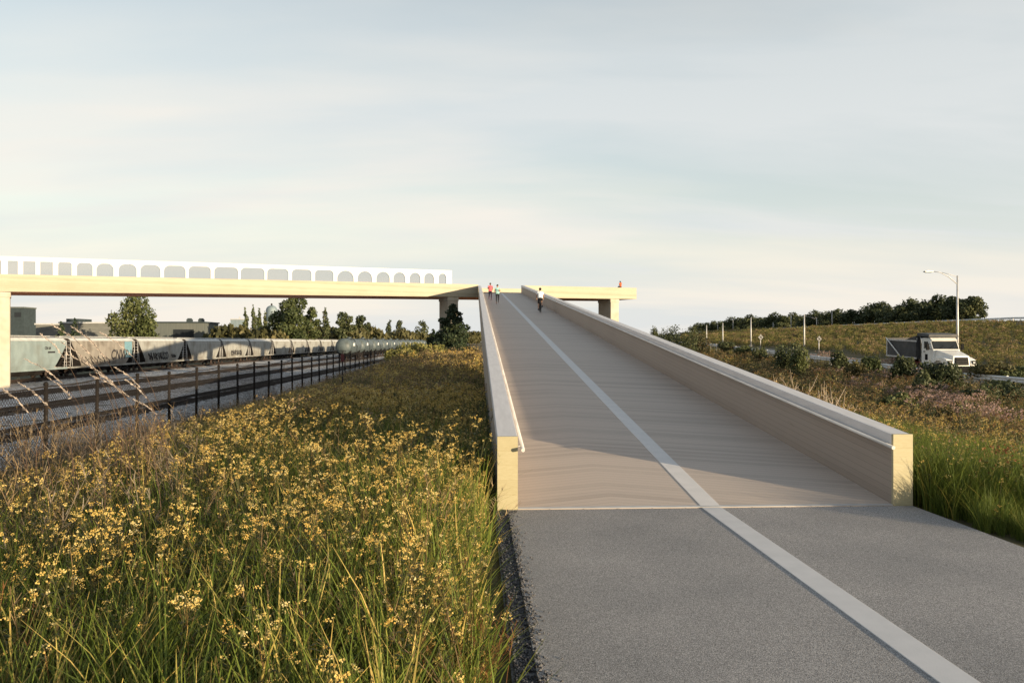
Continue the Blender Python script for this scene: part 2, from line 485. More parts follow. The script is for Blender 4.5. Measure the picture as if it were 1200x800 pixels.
gx = np.unique(np.concatenate([XB, np.linspace(-60, -15, 20), np.linspace(-14, 0, 40), np.linspace(6.12, 32, 44), np.linspace(42, 125, 50),
                               [-3000, -2000, -1200, -700, -400, -250, -150, -100, 160, 220, 320, 500, 800, 1500, 3000]]))
gy = np.unique(np.concatenate([[-60, -30, -15], np.linspace(-8, 60, 110), np.linspace(62, 200, 70), np.linspace(210, 420, 30), [450, 500, 600, 700, 900, 1300, 2000, 3000, 4500]]))
GX, GY = np.meshgrid(gx, gy)
V = np.stack([GX, GY, terrain(GX, GY)], -1).reshape(-1, 3)
nx = len(gx); ii = (np.arange(len(gy) - 1)[:, None] * nx + np.arange(nx - 1)[None]).ravel()
F = np.stack([ii, ii + 1, ii + nx + 1, ii + nx], 1)
g = link_mesh('ground', np_mesh('ground', V, F, [M['soil']], smooth=True))
tag(g, kind='structure')

# railway ballast bed
bx = np.linspace(-50.5, -13.2, 60); by = np.unique(np.concatenate([np.linspace(10, 120, 160), np.linspace(125, 520, 60)]))
BX, BY = np.meshgrid(bx, by)
bz = -1.93 + 0.10 * np.exp(-((BX + 20.5) / 1.5) ** 4) + 0.10 * np.exp(-((BX + 27.5) / 1.5) ** 4) + 0.10 * np.exp(-((BX + 35) / 1.5) ** 4) + 0.1 * np.exp(-((BX + 47) / 1.5) ** 4)
bz += 0.015 * RNG.standard_normal(BX.shape) - 0.2 * (np.abs(BX - bx[-1]) < .1)
V = np.stack([BX, BY, bz], -1).reshape(-1, 3); nx = len(bx)
ii = (np.arange(len(by) - 1)[:, None] * nx + np.arange(nx - 1)[None]).ravel()
o = link_mesh('ballast_bed', np_mesh('ballast_bed', V, np.stack([ii, ii + 1, ii + nx + 1, ii + nx], 1), [M['ballast']], smooth=True))
tag(o, kind='structure')

# asphalt path, left gravel verge, road sheets
PATH_L, PATH_R, RAMP_Y = 0.29, 6.12, 10.5
mb = MB().box(0.42, PATH_R, -8, RAMP_Y - 0.004, -0.3, 0.0)
tag(mb.build('path', M['asphalt'], bevel=0.006), kind='structure')
mb = MB()
for y0 in range(-40, 640, 10):
    z0, z1 = float(road_z(y0)), float(road_z(y0 + 10))
    mb.add([(33.3, y0, z0), (41.3, y0, z0), (41.3, y0 + 10, z1), (33.3, y0 + 10, z1)], [(0, 1, 2, 3)])
tag(mb.build('road', M['road'], fix=False), kind='structure')
mb = MB()
M['paint'] = mat('road paint', (0.7, 0.68, 0.6), None, 5, rough=0.7)
for x in (33.7, 40.8):
    for y0 in range(-40, 640, 10):
        z0, z1 = float(road_z(y0)) + .004, float(road_z(y0 + 10)) + .004
        mb.add([(x, y0, z0), (x + .15, y0, z0), (x + .15, y0 + 10, z1), (x, y0 + 10, z1)], [(0, 1, 2, 3)])
tag(mb.build('road_markings', M['paint'], fix=False), kind='structure')
mb = MB()
for y0 in range(60, 700, 10):
    z0, z1 = float(crest_z(y0)) + .03, float(crest_z(y0 + 10)) + .03
    mb.add([(111, y0, z0), (123, y0, z0), (123, y0 + 10, z1), (111, y0 + 10, z1)], [(0, 1, 2, 3)])
tag(mb.build('upper_road', M['road'], fix=False), kind='structure')

# ------------------------------------------------------------------ bridge frame
BR_A = math.atan2(24.0, 43.1)
BR_O = Vector((0.29, 96.5, 7.85))          # lower front edge where the ramp's left wall meets it
BR_S = 0.02
ub = Vector((math.cos(BR_A), math.sin(BR_A), 0)); vb = Vector((-math.sin(BR_A), math.cos(BR_A), 0))
CY, SY = math.cos(YAW), math.sin(YAW)
def ray(px, py=None):
    """world direction through a point of the photograph (1200 x 800), per unit of depth"""
    a = (px - 600) / 900
    b = 0 if py is None else (401 - py) / 900
    return Vector((a * CY + SY, CY - a * SY, b))
def at(px, depth):
    d = ray(px) * depth
    return d.x, d.y
def at_x(px, X):
    d = ray(px)
    return d.y * X / d.x
def u_at(px, v=0.0):
    """distance along the bridge at which the line v across it passes behind picture column px"""
    d = ray(px); o = BR_O + vb * v
    # o + u*ub = t*d  (x,y)
    det = ub.x * (-d.y) - ub.y * (-d.x)
    return ((-o.x) * (-d.y) - (-o.y) * (-d.x)) / det
W_BR = 6.8
U0, U1 = -90.0, u_at(746)
UL = (PATH_L - BR_O.x) / ub.x                      # ramp opening along the front parapet
UR = (PATH_R - BR_O.x) / ub.x

bridge = empty('footbridge', BR_O, BR_A, 'long pale timber footbridge on pale piers with a white arched screen', 'footbridge')
def sbox(mb, u0, u1, v0, v1, z0, z1):
    k = BR_S
    return mb.hexa([(u0, v0, z0 + k * u0), (u1, v0, z0 + k * u1), (u1, v1, z0 + k * u1), (u0, v1, z0 + k * u0),
                    (u0, v0, z1 + k * u0), (u1, v0, z1 + k * u1), (u1, v1, z1 + k * u1), (u0, v1, z1 + k * u0)])
def mb_seg(u0, u1, *a):
    mb = MB(); n = max(1, int((u1 - u0) / 12)); es = np.linspace(u0, u1, n + 1)
    return sbox(mb, u0, u1, *a)
mb_seg(U0, UL - 0.02, 0, 0.28, 0, 1.6).build('parapet', M['timber'], bridge, bevel=.012)
mb_seg(UR + 0.02, U1, 0, 0.28, 0, 1.6).build('parapet', M['timber'], bridge, bevel=.012)
mb_seg(UL - 0.02, UR + 0.02, 0.003, 0.28, 0, .46).build('edge_beam', M['timber'], bridge)
mb_seg(U0, U1, W_BR - .28, W_BR, 0, 1.6).build('parapet', M['timber'], bridge, bevel=.012)
mb_seg(U0, U1, .28, W_BR - .28, .005, .47).build('soffit', M['timber_soffit'], bridge)
M['deck2'] = mat_timber('bridge deck boards', (0.42, 0.37, 0.31), (0.30, 0.26, 0.22), (0.1, 0.085, 0.07), 'X', 0.145, (13, 0.7, 1))
mb_seg(U0, U1 - .02, .28, W_BR - .28, .474, .5).build('deck', M['deck2'], bridge)
# arched screen on the far parapet: every opening measured as a distance along it
op_px = [(-9, 1.5), (9, 21), (27, 41.5), (47, 62), (68, 84), (90, 108.5), (113, 133), (139, 160), (164.5, 188), (192, 217.5), (221, 247), (251, 279), (282, 310),
         (313, 338), (342, 365), (369, 390.7), (395, 414.5), (419, 436), (441, 456.7), (461, 475), (480, 492.6), (497, 508.5), (514, 523)]
VS = W_BR - 0.2
us0, us1 = u_at(-40, VS), u_at(529.5, VS)
zb, zt = 1.6, 3.85
edges = [us0]
ops = [(u_at(a, VS), u_at(b, VS)) for a, b in op_px]
mb = MB()
ztop_open = 3.41
prev = us0
for i, (a, b) in enumerate(ops):
    sbox(mb, prev, a, VS, VS + .14, zb, zt)                     # post
    w = b - a
    rr = min(w * .5, 0.06 + 0.55 * min(1, max(0, (i - 3) / 3)) if i < 10 else 0.5 if i < 16 else w * .48)
    rr = min(rr, w * .49)
    n = 8
    top = [(a, ztop_open - rr)] + [(a + rr - rr * math.cos(t), ztop_open - rr + rr * math.sin(t)) for t in np.linspace(0, math.pi / 2, n)] \
        + [(b - rr + rr * math.sin(t), ztop_open - rr + rr * math.cos(t)) for t in np.linspace(0, math.pi / 2, n)] + [(b, ztop_open - rr)]
    for (x0, z0), (x1, z1) in zip(top[:-1], top[1:]):
        if x1 - x0 < 1e-6: continue
        k = BR_S
        mb.hexa([(x0, VS, z0 + k * x0), (x1, VS, z1 + k * x1), (x1, VS + .14, z1 + k * x1), (x0, VS + .14, z0 + k * x0),
                 (x0, VS, zt + k * x0), (x1, VS, zt + k * x1), (x1, VS + .14, zt + k * x1), (x0, VS + .14, zt + k * x0)])
    sbox(mb, a, b, VS, VS + .14, zb, zb + .1)                   # bottom rail
    prev = b
sbox(mb, prev, us1, VS, VS + .14, zb, zt)
mb.build('arched_screen', M['white'], bridge)
# fine mesh behind the openings
mm = bpy.data.materials.new('fine screen mesh'); mm.use_nodes = True
nt = mm.node_tree; nt.nodes.clear()
_o = nt.nodes.new('ShaderNodeOutputMaterial'); _t = nt.nodes.new('ShaderNodeBsdfTransparent'); _dd = nt.nodes.new('ShaderNodeBsdfDiffuse')
_dd.inputs['Color'].default_value = (0.14, 0.145, 0.15, 1)
_mx = nt.nodes.new('ShaderNodeMixShader'); _mx.inputs[0].default_value = 0.2
nt.links.new(_t.outputs[0], _mx.inputs[1]); nt.links.new(_dd.outputs[0], _mx.inputs[2]); nt.links.new(_mx.outputs[0], _o.inputs[0])
sbox(MB(), us0 + .1, us1 - .15, VS + .15, VS + .156, zb + .05, ztop_open + .1).build('mesh_panel', mm, bridge)
# piers
def pier(u, w, v0, v1):
    k = BR_S * u
    base = BR_O + ub * u
    zg = float(terrain(base.x, base.y)) - BR_O.z - .3
    top = k - .004
    p = MB().box(u - w / 2, u + w / 2, v0, v1, zg, top - .5).build('pier', M['concrete'], bridge, bevel=.02)
    MB().box(u - w / 2 - .06, u + w / 2 + .06, v0 - .03, v1 + .06, top - .497, top - min(.014, BR_S * w)).build('pier_cap', M['concrete'], p, bevel=.015)
    return p
ul = u_at(11.5, 0.1)
pier(ul - .75, 1.5, .1, 2.4)
pier(u_at(531, .1), 1.4, .1, 2.5)
pier(u_at(720.5, .1), 1.45, .1, 2.9)

# ------------------------------------------------------------------ ramp
SL = 87 / 900
def rz(Y): return SL * (Y - RAMP_Y)
ramp = empty('ramp', (0, 0, 0), 0, 'wide timber walking ramp rising from the asphalt path between two low parapet walls', 'ramp')
TW = 0.28
def yend(X): return BR_O.y + (X - BR_O.x) * math.tan(BR_A) - .006
def rbox(x0, x1, y0, z0, z1, y1=None, mb=None):
    """box along the ramp, z measured from the deck; far end follows the bridge's skew"""
    mb = mb or MB()
    ya, yb = (yend(x0), yend(x1)) if y1 is None else (y1, y1)
    return mb.hexa([(x0, y0, rz(y0) + z0), (x1, y0, rz(y0) + z0), (x1, yb, rz(yb) + z0), (x0, ya, rz(ya) + z0),
                    (x0, y0, rz(y0) + z1), (x1, y0, rz(y0) + z1), (x1, yb, rz(yb) + z1), (x0, ya, rz(ya) + z1)])
for side, x0 in ((-1, PATH_L), (1, PATH_R - TW)):
    x1 = x0 + TW
    # end panel shows the plywood section
    MB().box(x0, x1, RAMP_Y, RAMP_Y + .05, -.04, 1.0).build('end_panel', M['timber_end'], ramp)
    w = MB()
    i0, i1 = (x0, x1 - .01) if side < 0 else (x0 + .01, x1)
    rbox(i0, i1, RAMP_Y + .05, 0, .80, mb=w)
    w.build('parapet', M['timber_grey'], ramp)
    rbox(x0, x1, RAMP_Y + .05, .80, .99).build('capping', M['cap'], ramp, bevel=.008)
    # solid skirt down to the ground, then an edge girder
    ys = 22
    sk = MB()
    zc = -.06
    sk.hexa([(i0, RAMP_Y + .05, -.6), (i1, RAMP_Y + .05, -.6), (i1, ys, -.3), (i0, ys, -.3),
             (i0, RAMP_Y + .05, rz(RAMP_Y) + zc + .055), (i1, RAMP_Y + .05, rz(RAMP_Y) + zc + .055), (i1, ys, rz(ys)), (i0, ys, rz(ys))])
    sk.build('side_wall', M['concrete_dark'], ramp)
    rbox(i0, i1, ys, -.62, 0).build('edge_girder', M['timber_grey'], ramp)
    # handrail with brackets
    hx = x1 + .065 if side < 0 else x0 - .065
    ye = yend(hx) - .3
    hr = MB().tube([(hx, RAMP_Y - .12, rz(RAMP_Y - .12) + .84), (hx, ye, rz(ye) + .84)], .026, 10).build('handrail', M['rail'], ramp)
    y = RAMP_Y + .3
    while y < ye:
        MB().tube([(hx, y, rz(y) + .82), (hx + (-.075 if side < 0 else .075), y, rz(y) + .78)], .009, 6).build('bracket', M['galv'], hr)
        y += 2.4
dk = rbox(PATH_L + TW - .01, PATH_R - TW + .01, RAMP_Y, -.18, .004)
dk.build('deck', M['deck'], ramp)
rbox(PATH_L + .01, PATH_R - .01, 22.2, -.5, -.19).build('soffit', M['timber_soffit'], ramp)
rbox(PATH_L + TW + .002, PATH_R - TW - .002, RAMP_Y + .002, .0075, .012, RAMP_Y + .07).build('threshold_plate', M['galv'], ramp)
SX0, SX1 = 3.12, 3.395
rbox(SX0, SX1, RAMP_Y + .071, -.01, .012).build('centre_strip', M['strip'], ramp, bevel=.004)
for y in (31.0, 47.5, 64.0, 81.0):
    for x in (.7, 4.8): MB().box(x, x + .9, y, y + 1.2, float(terrain(3, y)) - .3, rz(y) - .52).build('pier', M['concrete'], ramp, bevel=.02)
s = MB()
s.box(SX0, SX1, -8, RAMP_Y - .012, -.05, .007)
tag(s.build('path_strip', M['strip'], bevel=.004), kind='structure')

# ------------------------------------------------------------------ gravel along the path edge
def stones(n, xf, yf, r0, r1, zf):
    base = np.array([(1, 0, 0), (-1, 0, 0), (0, 1, 0), (0, -1, 0), (0, 0, 1), (0, 0, -1)], float)
    fa = np.array([(0, 2, 4), (2, 1, 4), (1, 3, 4), (3, 0, 4), (2, 0, 5), (1, 2, 5), (3, 1, 5), (0, 3, 5)])
    x, y = xf(n), yf(n)
    r = RNG.uniform(r0, r1, n)
    P = base[None] * r[:, None, None] * RNG.uniform(.6, 1.3, (n, 6, 3))
    an = RNG.uniform(0, 6.28, n); c, s_ = np.cos(an), np.sin(an)
    X = P[..., 0] * c[:, None] - P[..., 1] * s_[:, None] + x[:, None]
    Y = P[..., 0] * s_[:, None] + P[..., 1] * c[:, None] + y[:, None]
    Z = P[..., 2] * .8 + zf(x, y)[:, None]
    V = np.stack([X, Y, Z], -1).reshape(-1, 3)
    F = (fa[None] + (np.arange(n) * 6)[:, None, None]).reshape(-1, 3)
    return V, F
V, F = stones(9000, lambda n: .27 + np.abs(RNG.normal(0, .095, n)) + .0, lambda n: RNG.uniform(3, 10.45, n), .006, .017,
              lambda x, y: np.where(x < .42, -.012, .004) + RNG.uniform(-.006, .006, len(x)))
tag(link_mesh('gravel', np_mesh('gravel', V, F, [M['stone']])), 'loose dark crushed stone along the left edge of the asphalt path', 'gravel', kind='stuff')
MB().box(.245, .44, -8, RAMP_Y - .01, -.3, -.022).build('gravel_bed', M['stone'])
tag(bpy.data.objects['gravel_bed'], kind='structure')

# ------------------------------------------------------------------ railway
RZ = -1.65                       # top of rail
def railway(X, y0, y1, label):
    t = empty('railway_track', (X, 0, 0), 0, label, 'railway track')
    for s in (-.7175, .7175):
        m = MB().box(s - .035, s + .035, y0, y1, RZ - .04, RZ)
        m.box(s - .011, s + .011, y0, y1, RZ - .13, RZ - .04); m.box(s - .07, s + .07, y0, y1, RZ - .15, RZ - .13)
        m.build('rail', M['rail_steel'], t)
    sl = MB()
    y = y0
    while y < min(y1, 230):
        sl.box(-1.28 + random.uniform(-.05, .05), 1.28 + random.uniform(-.05, .05), y, y + .23, RZ - .30, RZ - .152 + random.uniform(-.01, .0))
        y += .58
    tag(sl.build('sleepers', M['sleeper'], t, fix=False), kind='stuff')
    return t
railway(-20.5, 14, 420, 'empty railway track nearest the fence, rusty rails on dark sleepers')
railway(-27.5, 14, 480, 'second railway track from the fence, carrying the dark tank wagons')
railway(-35.0, 14, 480, 'empty railway track between the tank wagons and the hopper wagons')
railway(-47.0, 14, 520, 'railway track under the row of hopper wagons, farthest from the fence')

M['hop_grey'] = mat('weathered grey wagon paint', (0.30, 0.305, 0.295), (0.23, 0.235, 0.225), 1.2, (1, 1, .5), 0.7, c3=(0.13, 0.11, 0.09), scale3=0.5, amt3=0.7)
M['hop_blue'] = mat('faded blue wagon paint', (0.225, 0.285, 0.30), (0.175, 0.225, 0.24), 1.2, (1, 1, .5), 0.7, c3=(0.13, 0.14, 0.13), scale3=0.5, amt3=0.5)
M['hop_roof'] = mat('pale wagon roof', (0.62, 0.63, 0.62), (0.48, 0.49, 0.49), 2, rough=0.6)
M['tank'] = mat('grey green tank paint', (0.085, 0.108, 0.116), (0.062, 0.080, 0.087), 1.5, rough=0.5, c3=(0.025, 0.03, 0.03), amt3=0.6, spec=0.3)
M['black'] = mat('matt black steel', (0.012, 0.012, 0.013), None, 6, rough=0.8, spec=0.08)
M['graffiti'] = mat('dark spray paint', (0.03, 0.03, 0.035), None, 6, rough=0.8)
M['label_white'] = mat('white stencil panel', (0.75, 0.75, 0.73), None, 6, rough=0.6)
M['panel_blue'] = mat('sky blue wagon panel', (0.16, 0.29, 0.35), (0.12, 0.23, 0.28), 3, rough=0.7)

def bogie(parent, y):
    m = MB()
    for s in (-.95, .95):
        m.prism([(y - 1.15, .42), (y - .9, .62), (y - .35, .72), (y + .35, .72), (y + .9, .62), (y + 1.15, .42), (y + .6, .36), (y - .6, .36)], s - .06, s + .06, 'x')
    m.box(-.9, .9, y - .2, y + .2, .5, .8)
    b = m.build('bogie', M['black'], parent)
    for yy in (y - .88, y + .88):
        w = MB()
        for s in (-.74, .74):
            w.lathe([(-.07, .0), (-.07, .44), (-.02, .47), (.0, .42), (.07, .42), (.07, .0)], (s, yy, .42), 'x', 18)
        w.tube([(-.7, yy, .42), (.7, yy, .42)], .07, 8)
        w.build('wheelset', M['rail_steel'], b)
    return b

def hopper():
    """covered hopper wagon, local origin at rail level, length along Y, near side is +X"""
    t = empty('hopper_wagon')
    L = 8.15
    # body shell: curved-side section, full over the hoppers, end walls slope back like a bow
    sec = [(-1.42, 1.02), (-1.56, 1.5), (-1.61, 2.4), (-1.60, 3.6), (-1.52, 4.02), (-1.2, 4.28), (0, 4.42), (1.2, 4.28), (1.52, 4.02), (1.60, 3.6), (1.61, 2.4), (1.56, 1.5), (1.42, 1.02)]
    m = MB(); n = len(sec); vs = []
    for y in (-L + .15, L - .15):
        for (x, z) in sec:                            # the ends are undercut: end sheets slope in towards the outlets
            vs.append((x, math.copysign(abs(y) - 2.5 * max(0.0, 1 - (z - 1.02) / 2.7), y), z))
    m.add(vs, [(k, (k + 1) % n, n + (k + 1) % n, n + k) for k in range(n)])
    m.build('body', M['hop_grey'], t, fix=False)
    for e in (0, 1):
        q = vs[e * n:(e + 1) * n]
        ends = MB().add([(x, y + (.02 if e == 0 else -.02), z) for x, y, z in q], [(k, (k + 1) % 6 if False else k + 1, n - 2 - k, n - 1 - k) for k in range(n // 2)])
        ends.build('end_sheet', M['steel_dark'], t)  # dark colour stands in for the shade inside the open wagon ends
    # roof sheet and hatches
    r = MB(); rs = [(-1.55, 4.03), (-1.2, 4.31), (0, 4.45), (1.2, 4.31), (1.55, 4.03), (1.5, 4.0), (0, 4.40), (-1.5, 4.0)]
    r.prism(rs, -L + .2, L - .2, 'y').build('roof', M['hop_roof'], t)
    h = MB()
    h.box(-.34, .34, -L + 1.2, L - 1.2, 4.44, 4.56)
    h.build('hatch_cover', M['hop_roof'], t)
    wk = MB()
    for s in (-.62, .62): wk.box(s - .16, s + .16, -L + .1, L - .1, 4.50, 4.53)
    wk.build('walkway', M['galv'], t)
    # side sill, end platforms
    for s in (-1, 1):
        MB().box(min(s * 1.50, s * 1.58), max(s * 1.50, s * 1.58), -L, L, .92, 1.12).build('side_sill', M['hop_grey'], t)
    MB().box(-.35, .35, -L - .25, L + .25, .75, .95).build('centre_sill', M['black'], t)
    # hopper outlets
    for y in (-3.9, -1.3, 1.3, 3.9):
        MB().hexa([(-.5, y - .35, .35), (.5, y - .35, .35), (.5, y + .35, .35), (-.5, y + .35, .35),
                   (-1.3, y - 1.2, 1.02), (1.3, y - 1.2, 1.02), (1.3, y + 1.2, 1.02), (-1.3, y + 1.2, 1.02)]).build('outlet', M['steel_dark'], t)
    for e in (-1, 1):
        lad = MB()
        for s in (-1.5, 1.5):
            lad.tube([(s, e * (L - .06), .95), (s, e * (L - .06), 4.05)], .035, 6)
            lad.tube([(s, e * (L - .55), .95), (s, e * (L - .3), 2.6)], .03, 6)
        for z in np.arange(1.3, 4.0, .38): lad.tube([(1.05, e * (L - .06), z), (1.5, e * (L - .06), z)], .02, 6)
        lad.box(-1.5, 1.5, e * (L - .06) - .03, e * (L - .06) + .03, .95, 1.1)
        lad.build('end_frame', M['galv'], t)
        MB().box(-1.45, 1.45, e * (L - .9) - .75, e * (L - .9) + .75, .96, 1.0).build('end_platform', M['black'], t)
        MB().box(-.1, .1, e * (L + .45) - .3, e * (L + .45) + .3, .72, .95).build('coupler', M['black'], t)
        bogie(t, e * (L - 1.6))
    return t

def text_mesh(txt, size, m, parent, loc, rot, name='lettering', shear=0.0, bold=0.0):
    cu = bpy.data.curves.new(name, 'FONT')
    cu.body = txt; cu.size = size; cu.extrude = .004; cu.shear = shear; cu.offset = bold
    cu.resolution_u = 3
    tmp = bpy.data.objects.new(name, cu)
    COL.objects.link(tmp)
    dg = bpy.context.evaluated_depsgraph_get()
    me = bpy.data.meshes.new_from_object(tmp.evaluated_get(dg))
    bpy.data.objects.remove(tmp)
    me.materials.clear(); me.materials.append(m)
    o = link_mesh(name, me, parent)
    o.location = loc; o.rotation_euler = rot
    return o

def scrawl(parent, y0, y1, z0, z1, seed, n=6, r=.03, x=1.63):
    """a loose spray-painted tag: a few looping strokes on the wagon side"""
    rr = random.Random(seed); m = MB()
    for i in range(n):
        c = y0 + (y1 - y0) * (i + .5) / n; w = (y1 - y0) / n * .5; h = (z1 - z0) / 2; zc = (z0 + z1) / 2
        pts = []
        a = rr.uniform(0, 6)
        for k in range(9):
            pts.append((x, c + w * math.sin(a + k * rr.uniform(.5, .9)), zc + h * math.cos(a * 1.3 + k * .8) * rr.uniform(.6, 1)))
        m.tube(pts, [r * rr.uniform(.7, 1.2)] * len(pts), 5)
    return m.build('graffiti', M['graffiti'], parent)

hop = hopper()
hop_kids = {c: None for c in children(hop)}
ORD = ['second', 'third', 'fourth', 'fifth', 'sixth', 'seventh', 'eighth', 'ninth', 'tenth', 'eleventh']
HY = [79.5, 96.5, 113.7, 131, 148, 165, 182.6, 200.4, 218, 236, 254]
wagons = []
for i, y in enumerate(HY):
    o = hop if i == 0 else copy_tree(hop)
    o.location = (-47.0, y, RZ)
    wagons.append(o)
    if i == 0:
        tag(o, 'pale blue covered hopper wagon beside the left bridge pier', 'hopper wagon', 'covered hopper wagons in the long train')
    elif i == 1:
        tag(o, 'covered hopper wagon with dark graffiti letters and a blue end panel', 'hopper wagon', 'covered hopper wagons in the long train')
    elif i == 2:
        tag(o, 'grey hopper wagon with a low tag, third from the bridge pier', 'hopper wagon', 'covered hopper wagons in the long train')
    else:
        tag(o, f'plain grey hopper wagon, {ORD[i - 1]} in the train from the bridge pier', 'hopper wagon', 'covered hopper wagons in the long train')
for c in children(wagons[0]):
    if c.name.startswith('body') or c.name.startswith('side_sill'):
        c.data = c.data.copy(); c.data.materials[0] = M['hop_blue']
M['hop_brown'] = mat('dirty brown grey wagon paint', (0.26, 0.24, 0.215), (0.19, 0.175, 0.158), 1.2, (1, 1, .5), 0.75, c3=(0.095, 0.08, 0.065), scale3=0.6, amt3=0.7)
for c in children(wagons[1]):
    if c.name.startswith('body'):
        c.data = c.data.copy(); c.data.materials[0] = M['hop_brown']
# writing on the near sides (+X faces the camera; text reads along +Y as seen from +X)
rt = (R(90), 0, R(90))
text_mesh('64279', .62, M['graffiti'], wagons[0], (1.60, -7.0 + 1.2, 1.45), rt, bold=.015)
text_mesh('CN 64', .42, M['graffiti'], wagons[0], (1.625, 3.6, 3.1), rt, bold=.012)
MB().box(1.6, 1.625, 4.2, 5.6, 2.72, 2.9).build('stencil', M['graffiti'], wagons[0])
text_mesh('CNW', 1.7, M['graffiti'], wagons[1], (1.625, 1.2, 1.75), rt, name='graffiti', shear=.2, bold=.03)
scrawl(wagons[1], -6.0, 1.0, 1.2, 2.3, 3, 7, .035)
pn = MB().box(1.6, 1.628, 5.0, 7.1, 1.9, 3.95).build('end_panel', M['panel_blue'], wagons[1])
scrawl(wagons[1], 5.2, 7.0, 2.0, 2.9, 9, 3, .04, x=1.64)
scrawl(wagons[2], -5.0, 1.8, 1.3, 2.5, 5, 9, .06)
scrawl(wagons[2], 3.0, 4.6, 1.5, 2.1, 6, 3, .05)
scrawl(wagons[4], -3.5, 3.0, 1.3, 2.4, 15, 8, .07)

def tank():
    t = empty('tank_wagon')
    L, r, zc = 8.3, 1.62, 2.95
    prof = [(-L, .02)] + [(-L + .95 * (1 - math.cos(a)), r * math.sin(a)) for a in np.linspace(.15, math.pi / 2, 8)] + \
           [(L - .95 * (1 - math.cos(a)), r * math.sin(a)) for a in np.linspace(math.pi / 2, .15, 8)] + [(L, .02)]
    MB().lathe(prof, (0, 0, zc), 'y', 28).build('barrel', M['tank'], t)
    d = MB().lathe([(0, .01), (0, .5), (.35, .5), (.42, .3), (.42, .01)], (0, 0, zc + r - .06), 'z', 14).build('dome', M['tank'], t)
    w = MB()
    w.box(-1.0, 1.0, -1.6, 1.6, zc + r + .02, zc + r + .05)
    w.build('walkway', M['black'], t)
    rl = MB()
    for (x, y) in ((-1, -1.6), (1, -1.6), (-1, 1.6), (1, 1.6)): rl.tube([(x, y, zc + r), (x, y, zc + r + .5)], .03, 5)
    for x in (-1, 1): rl.tube([(x, -1.6, zc + r + .5), (x, 1.6, zc + r + .5)], .03, 5)
    rl.build('guard_rail', M['black'], t)
    la = MB()
    for s in (-.2, .2): la.tube([(1.66, s, 1.0), (1.70, s, zc), (1.2, s, zc + r - .4), (.9, s, zc + r + .05)], .03, 5)
    for z in np.arange(1.1, zc + .3, .33): la.tube([(1.68, -.2, z), (1.68, .2, z)], .02, 5)
    la.build('ladder', M['black'], t)
    MB().box(-.4, .4, -L - .5, L + .5, .85, 1.25).build('centre_sill', M['black'], t)
    MB().box(1.615, 1.635, -4.6, -2.6, zc + .05, zc + .65).build('stencil_panel', M['label_white'], t)
    for e in (-1, 1):
        MB().hexa([(-1.1, e * 6 - .4, 1.0), (1.1, e * 6 - .4, 1.0), (1.1, e * 6 + .4, 1.0), (-1.1, e * 6 + .4, 1.0),
                   (-1.45, e * 6 - .35, 2.0), (1.45, e * 6 - .35, 2.0), (1.45, e * 6 + .35, 2.0), (-1.45, e * 6 + .35, 2.0)]).build('saddle', M['black'], t)
        ef = MB().box(-1.5, 1.5, e * (L + .2) - .35, e * (L + .2) + .35, 1.0, 1.06)
        for s in (-1.45, 1.45): ef.tube([(s, e * (L + .45), 1.06), (s, e * (L + .45), 2.1)], .03, 5)
        ef.tube([(-1.45, e * (L + .45), 2.1), (1.45, e * (L + .45), 2.1)], .03, 5)
        ef.build('end_platform', M['black'], t)
        bogie(t, e * 6.6)
    return t
tk = tank()
TY = [168 + 20.2 * i for i in range(13)]
ORD += ['twelfth', 'thirteenth']
for i, y in enumerate(TY):
    o = tk if i == 0 else copy_tree(tk)
    o.location = (-27.5, y, RZ)
    tag(o, 'dark grey tank wagon at the near end of its row, rounded end showing' if i == 0 else
        f'dark grey tank wagon, {ORD[i - 1]} in its row from the near end', 'tank wagon', 'row of tank wagons')

# ------------------------------------------------------------------ chain-link fence
M['post_black'] = mat('black coated post', (0.012, 0.011, 0.011), (0.02, 0.016, 0.014), 8, rough=0.8, spec=0.1)
FX = -10.2
fence = empty('chain_link_fence', (FX, 0, 0), 0, 'chain link fence on dark posts between the meadow and the railway', 'fence')
ys_post = [11.35 + 2.45 * i for i in range(28)]
for y in ys_post:
    z = float(terrain(FX, y))
    dx = random.uniform(-.03, .03)
    m = MB().tube([(0, y, z - .3), (dx, y, z + 1.88)], .047, 8)
    m.ball((dx, y, z + 1.9), .058, 6)
    m.build('post', M['post_black'], fence)
def fz(y): return float(terrain(FX, y))
tr = MB(); pts = []
for a, b in zip(ys_post[:-1], ys_post[1:]):
    for k in range(4):
        t = k / 4; y = a + (b - a) * t
        pts.append((0.0, y, fz(a) * (1 - t) + fz(b) * t + 1.84 - .03 * math.sin(math.pi * t)))
tr.tube(pts, .021, 6).build('top_rail', M['steel_dark'], fence)
for hgt in (.12, .95):
    MB().tube([(0.02, y, fz(y) + hgt + .015 * math.sin(y * 1.9)) for y in np.arange(12, 81, 1.4)], .006, 4).build('tension_wire', M['steel_dark'], fence)
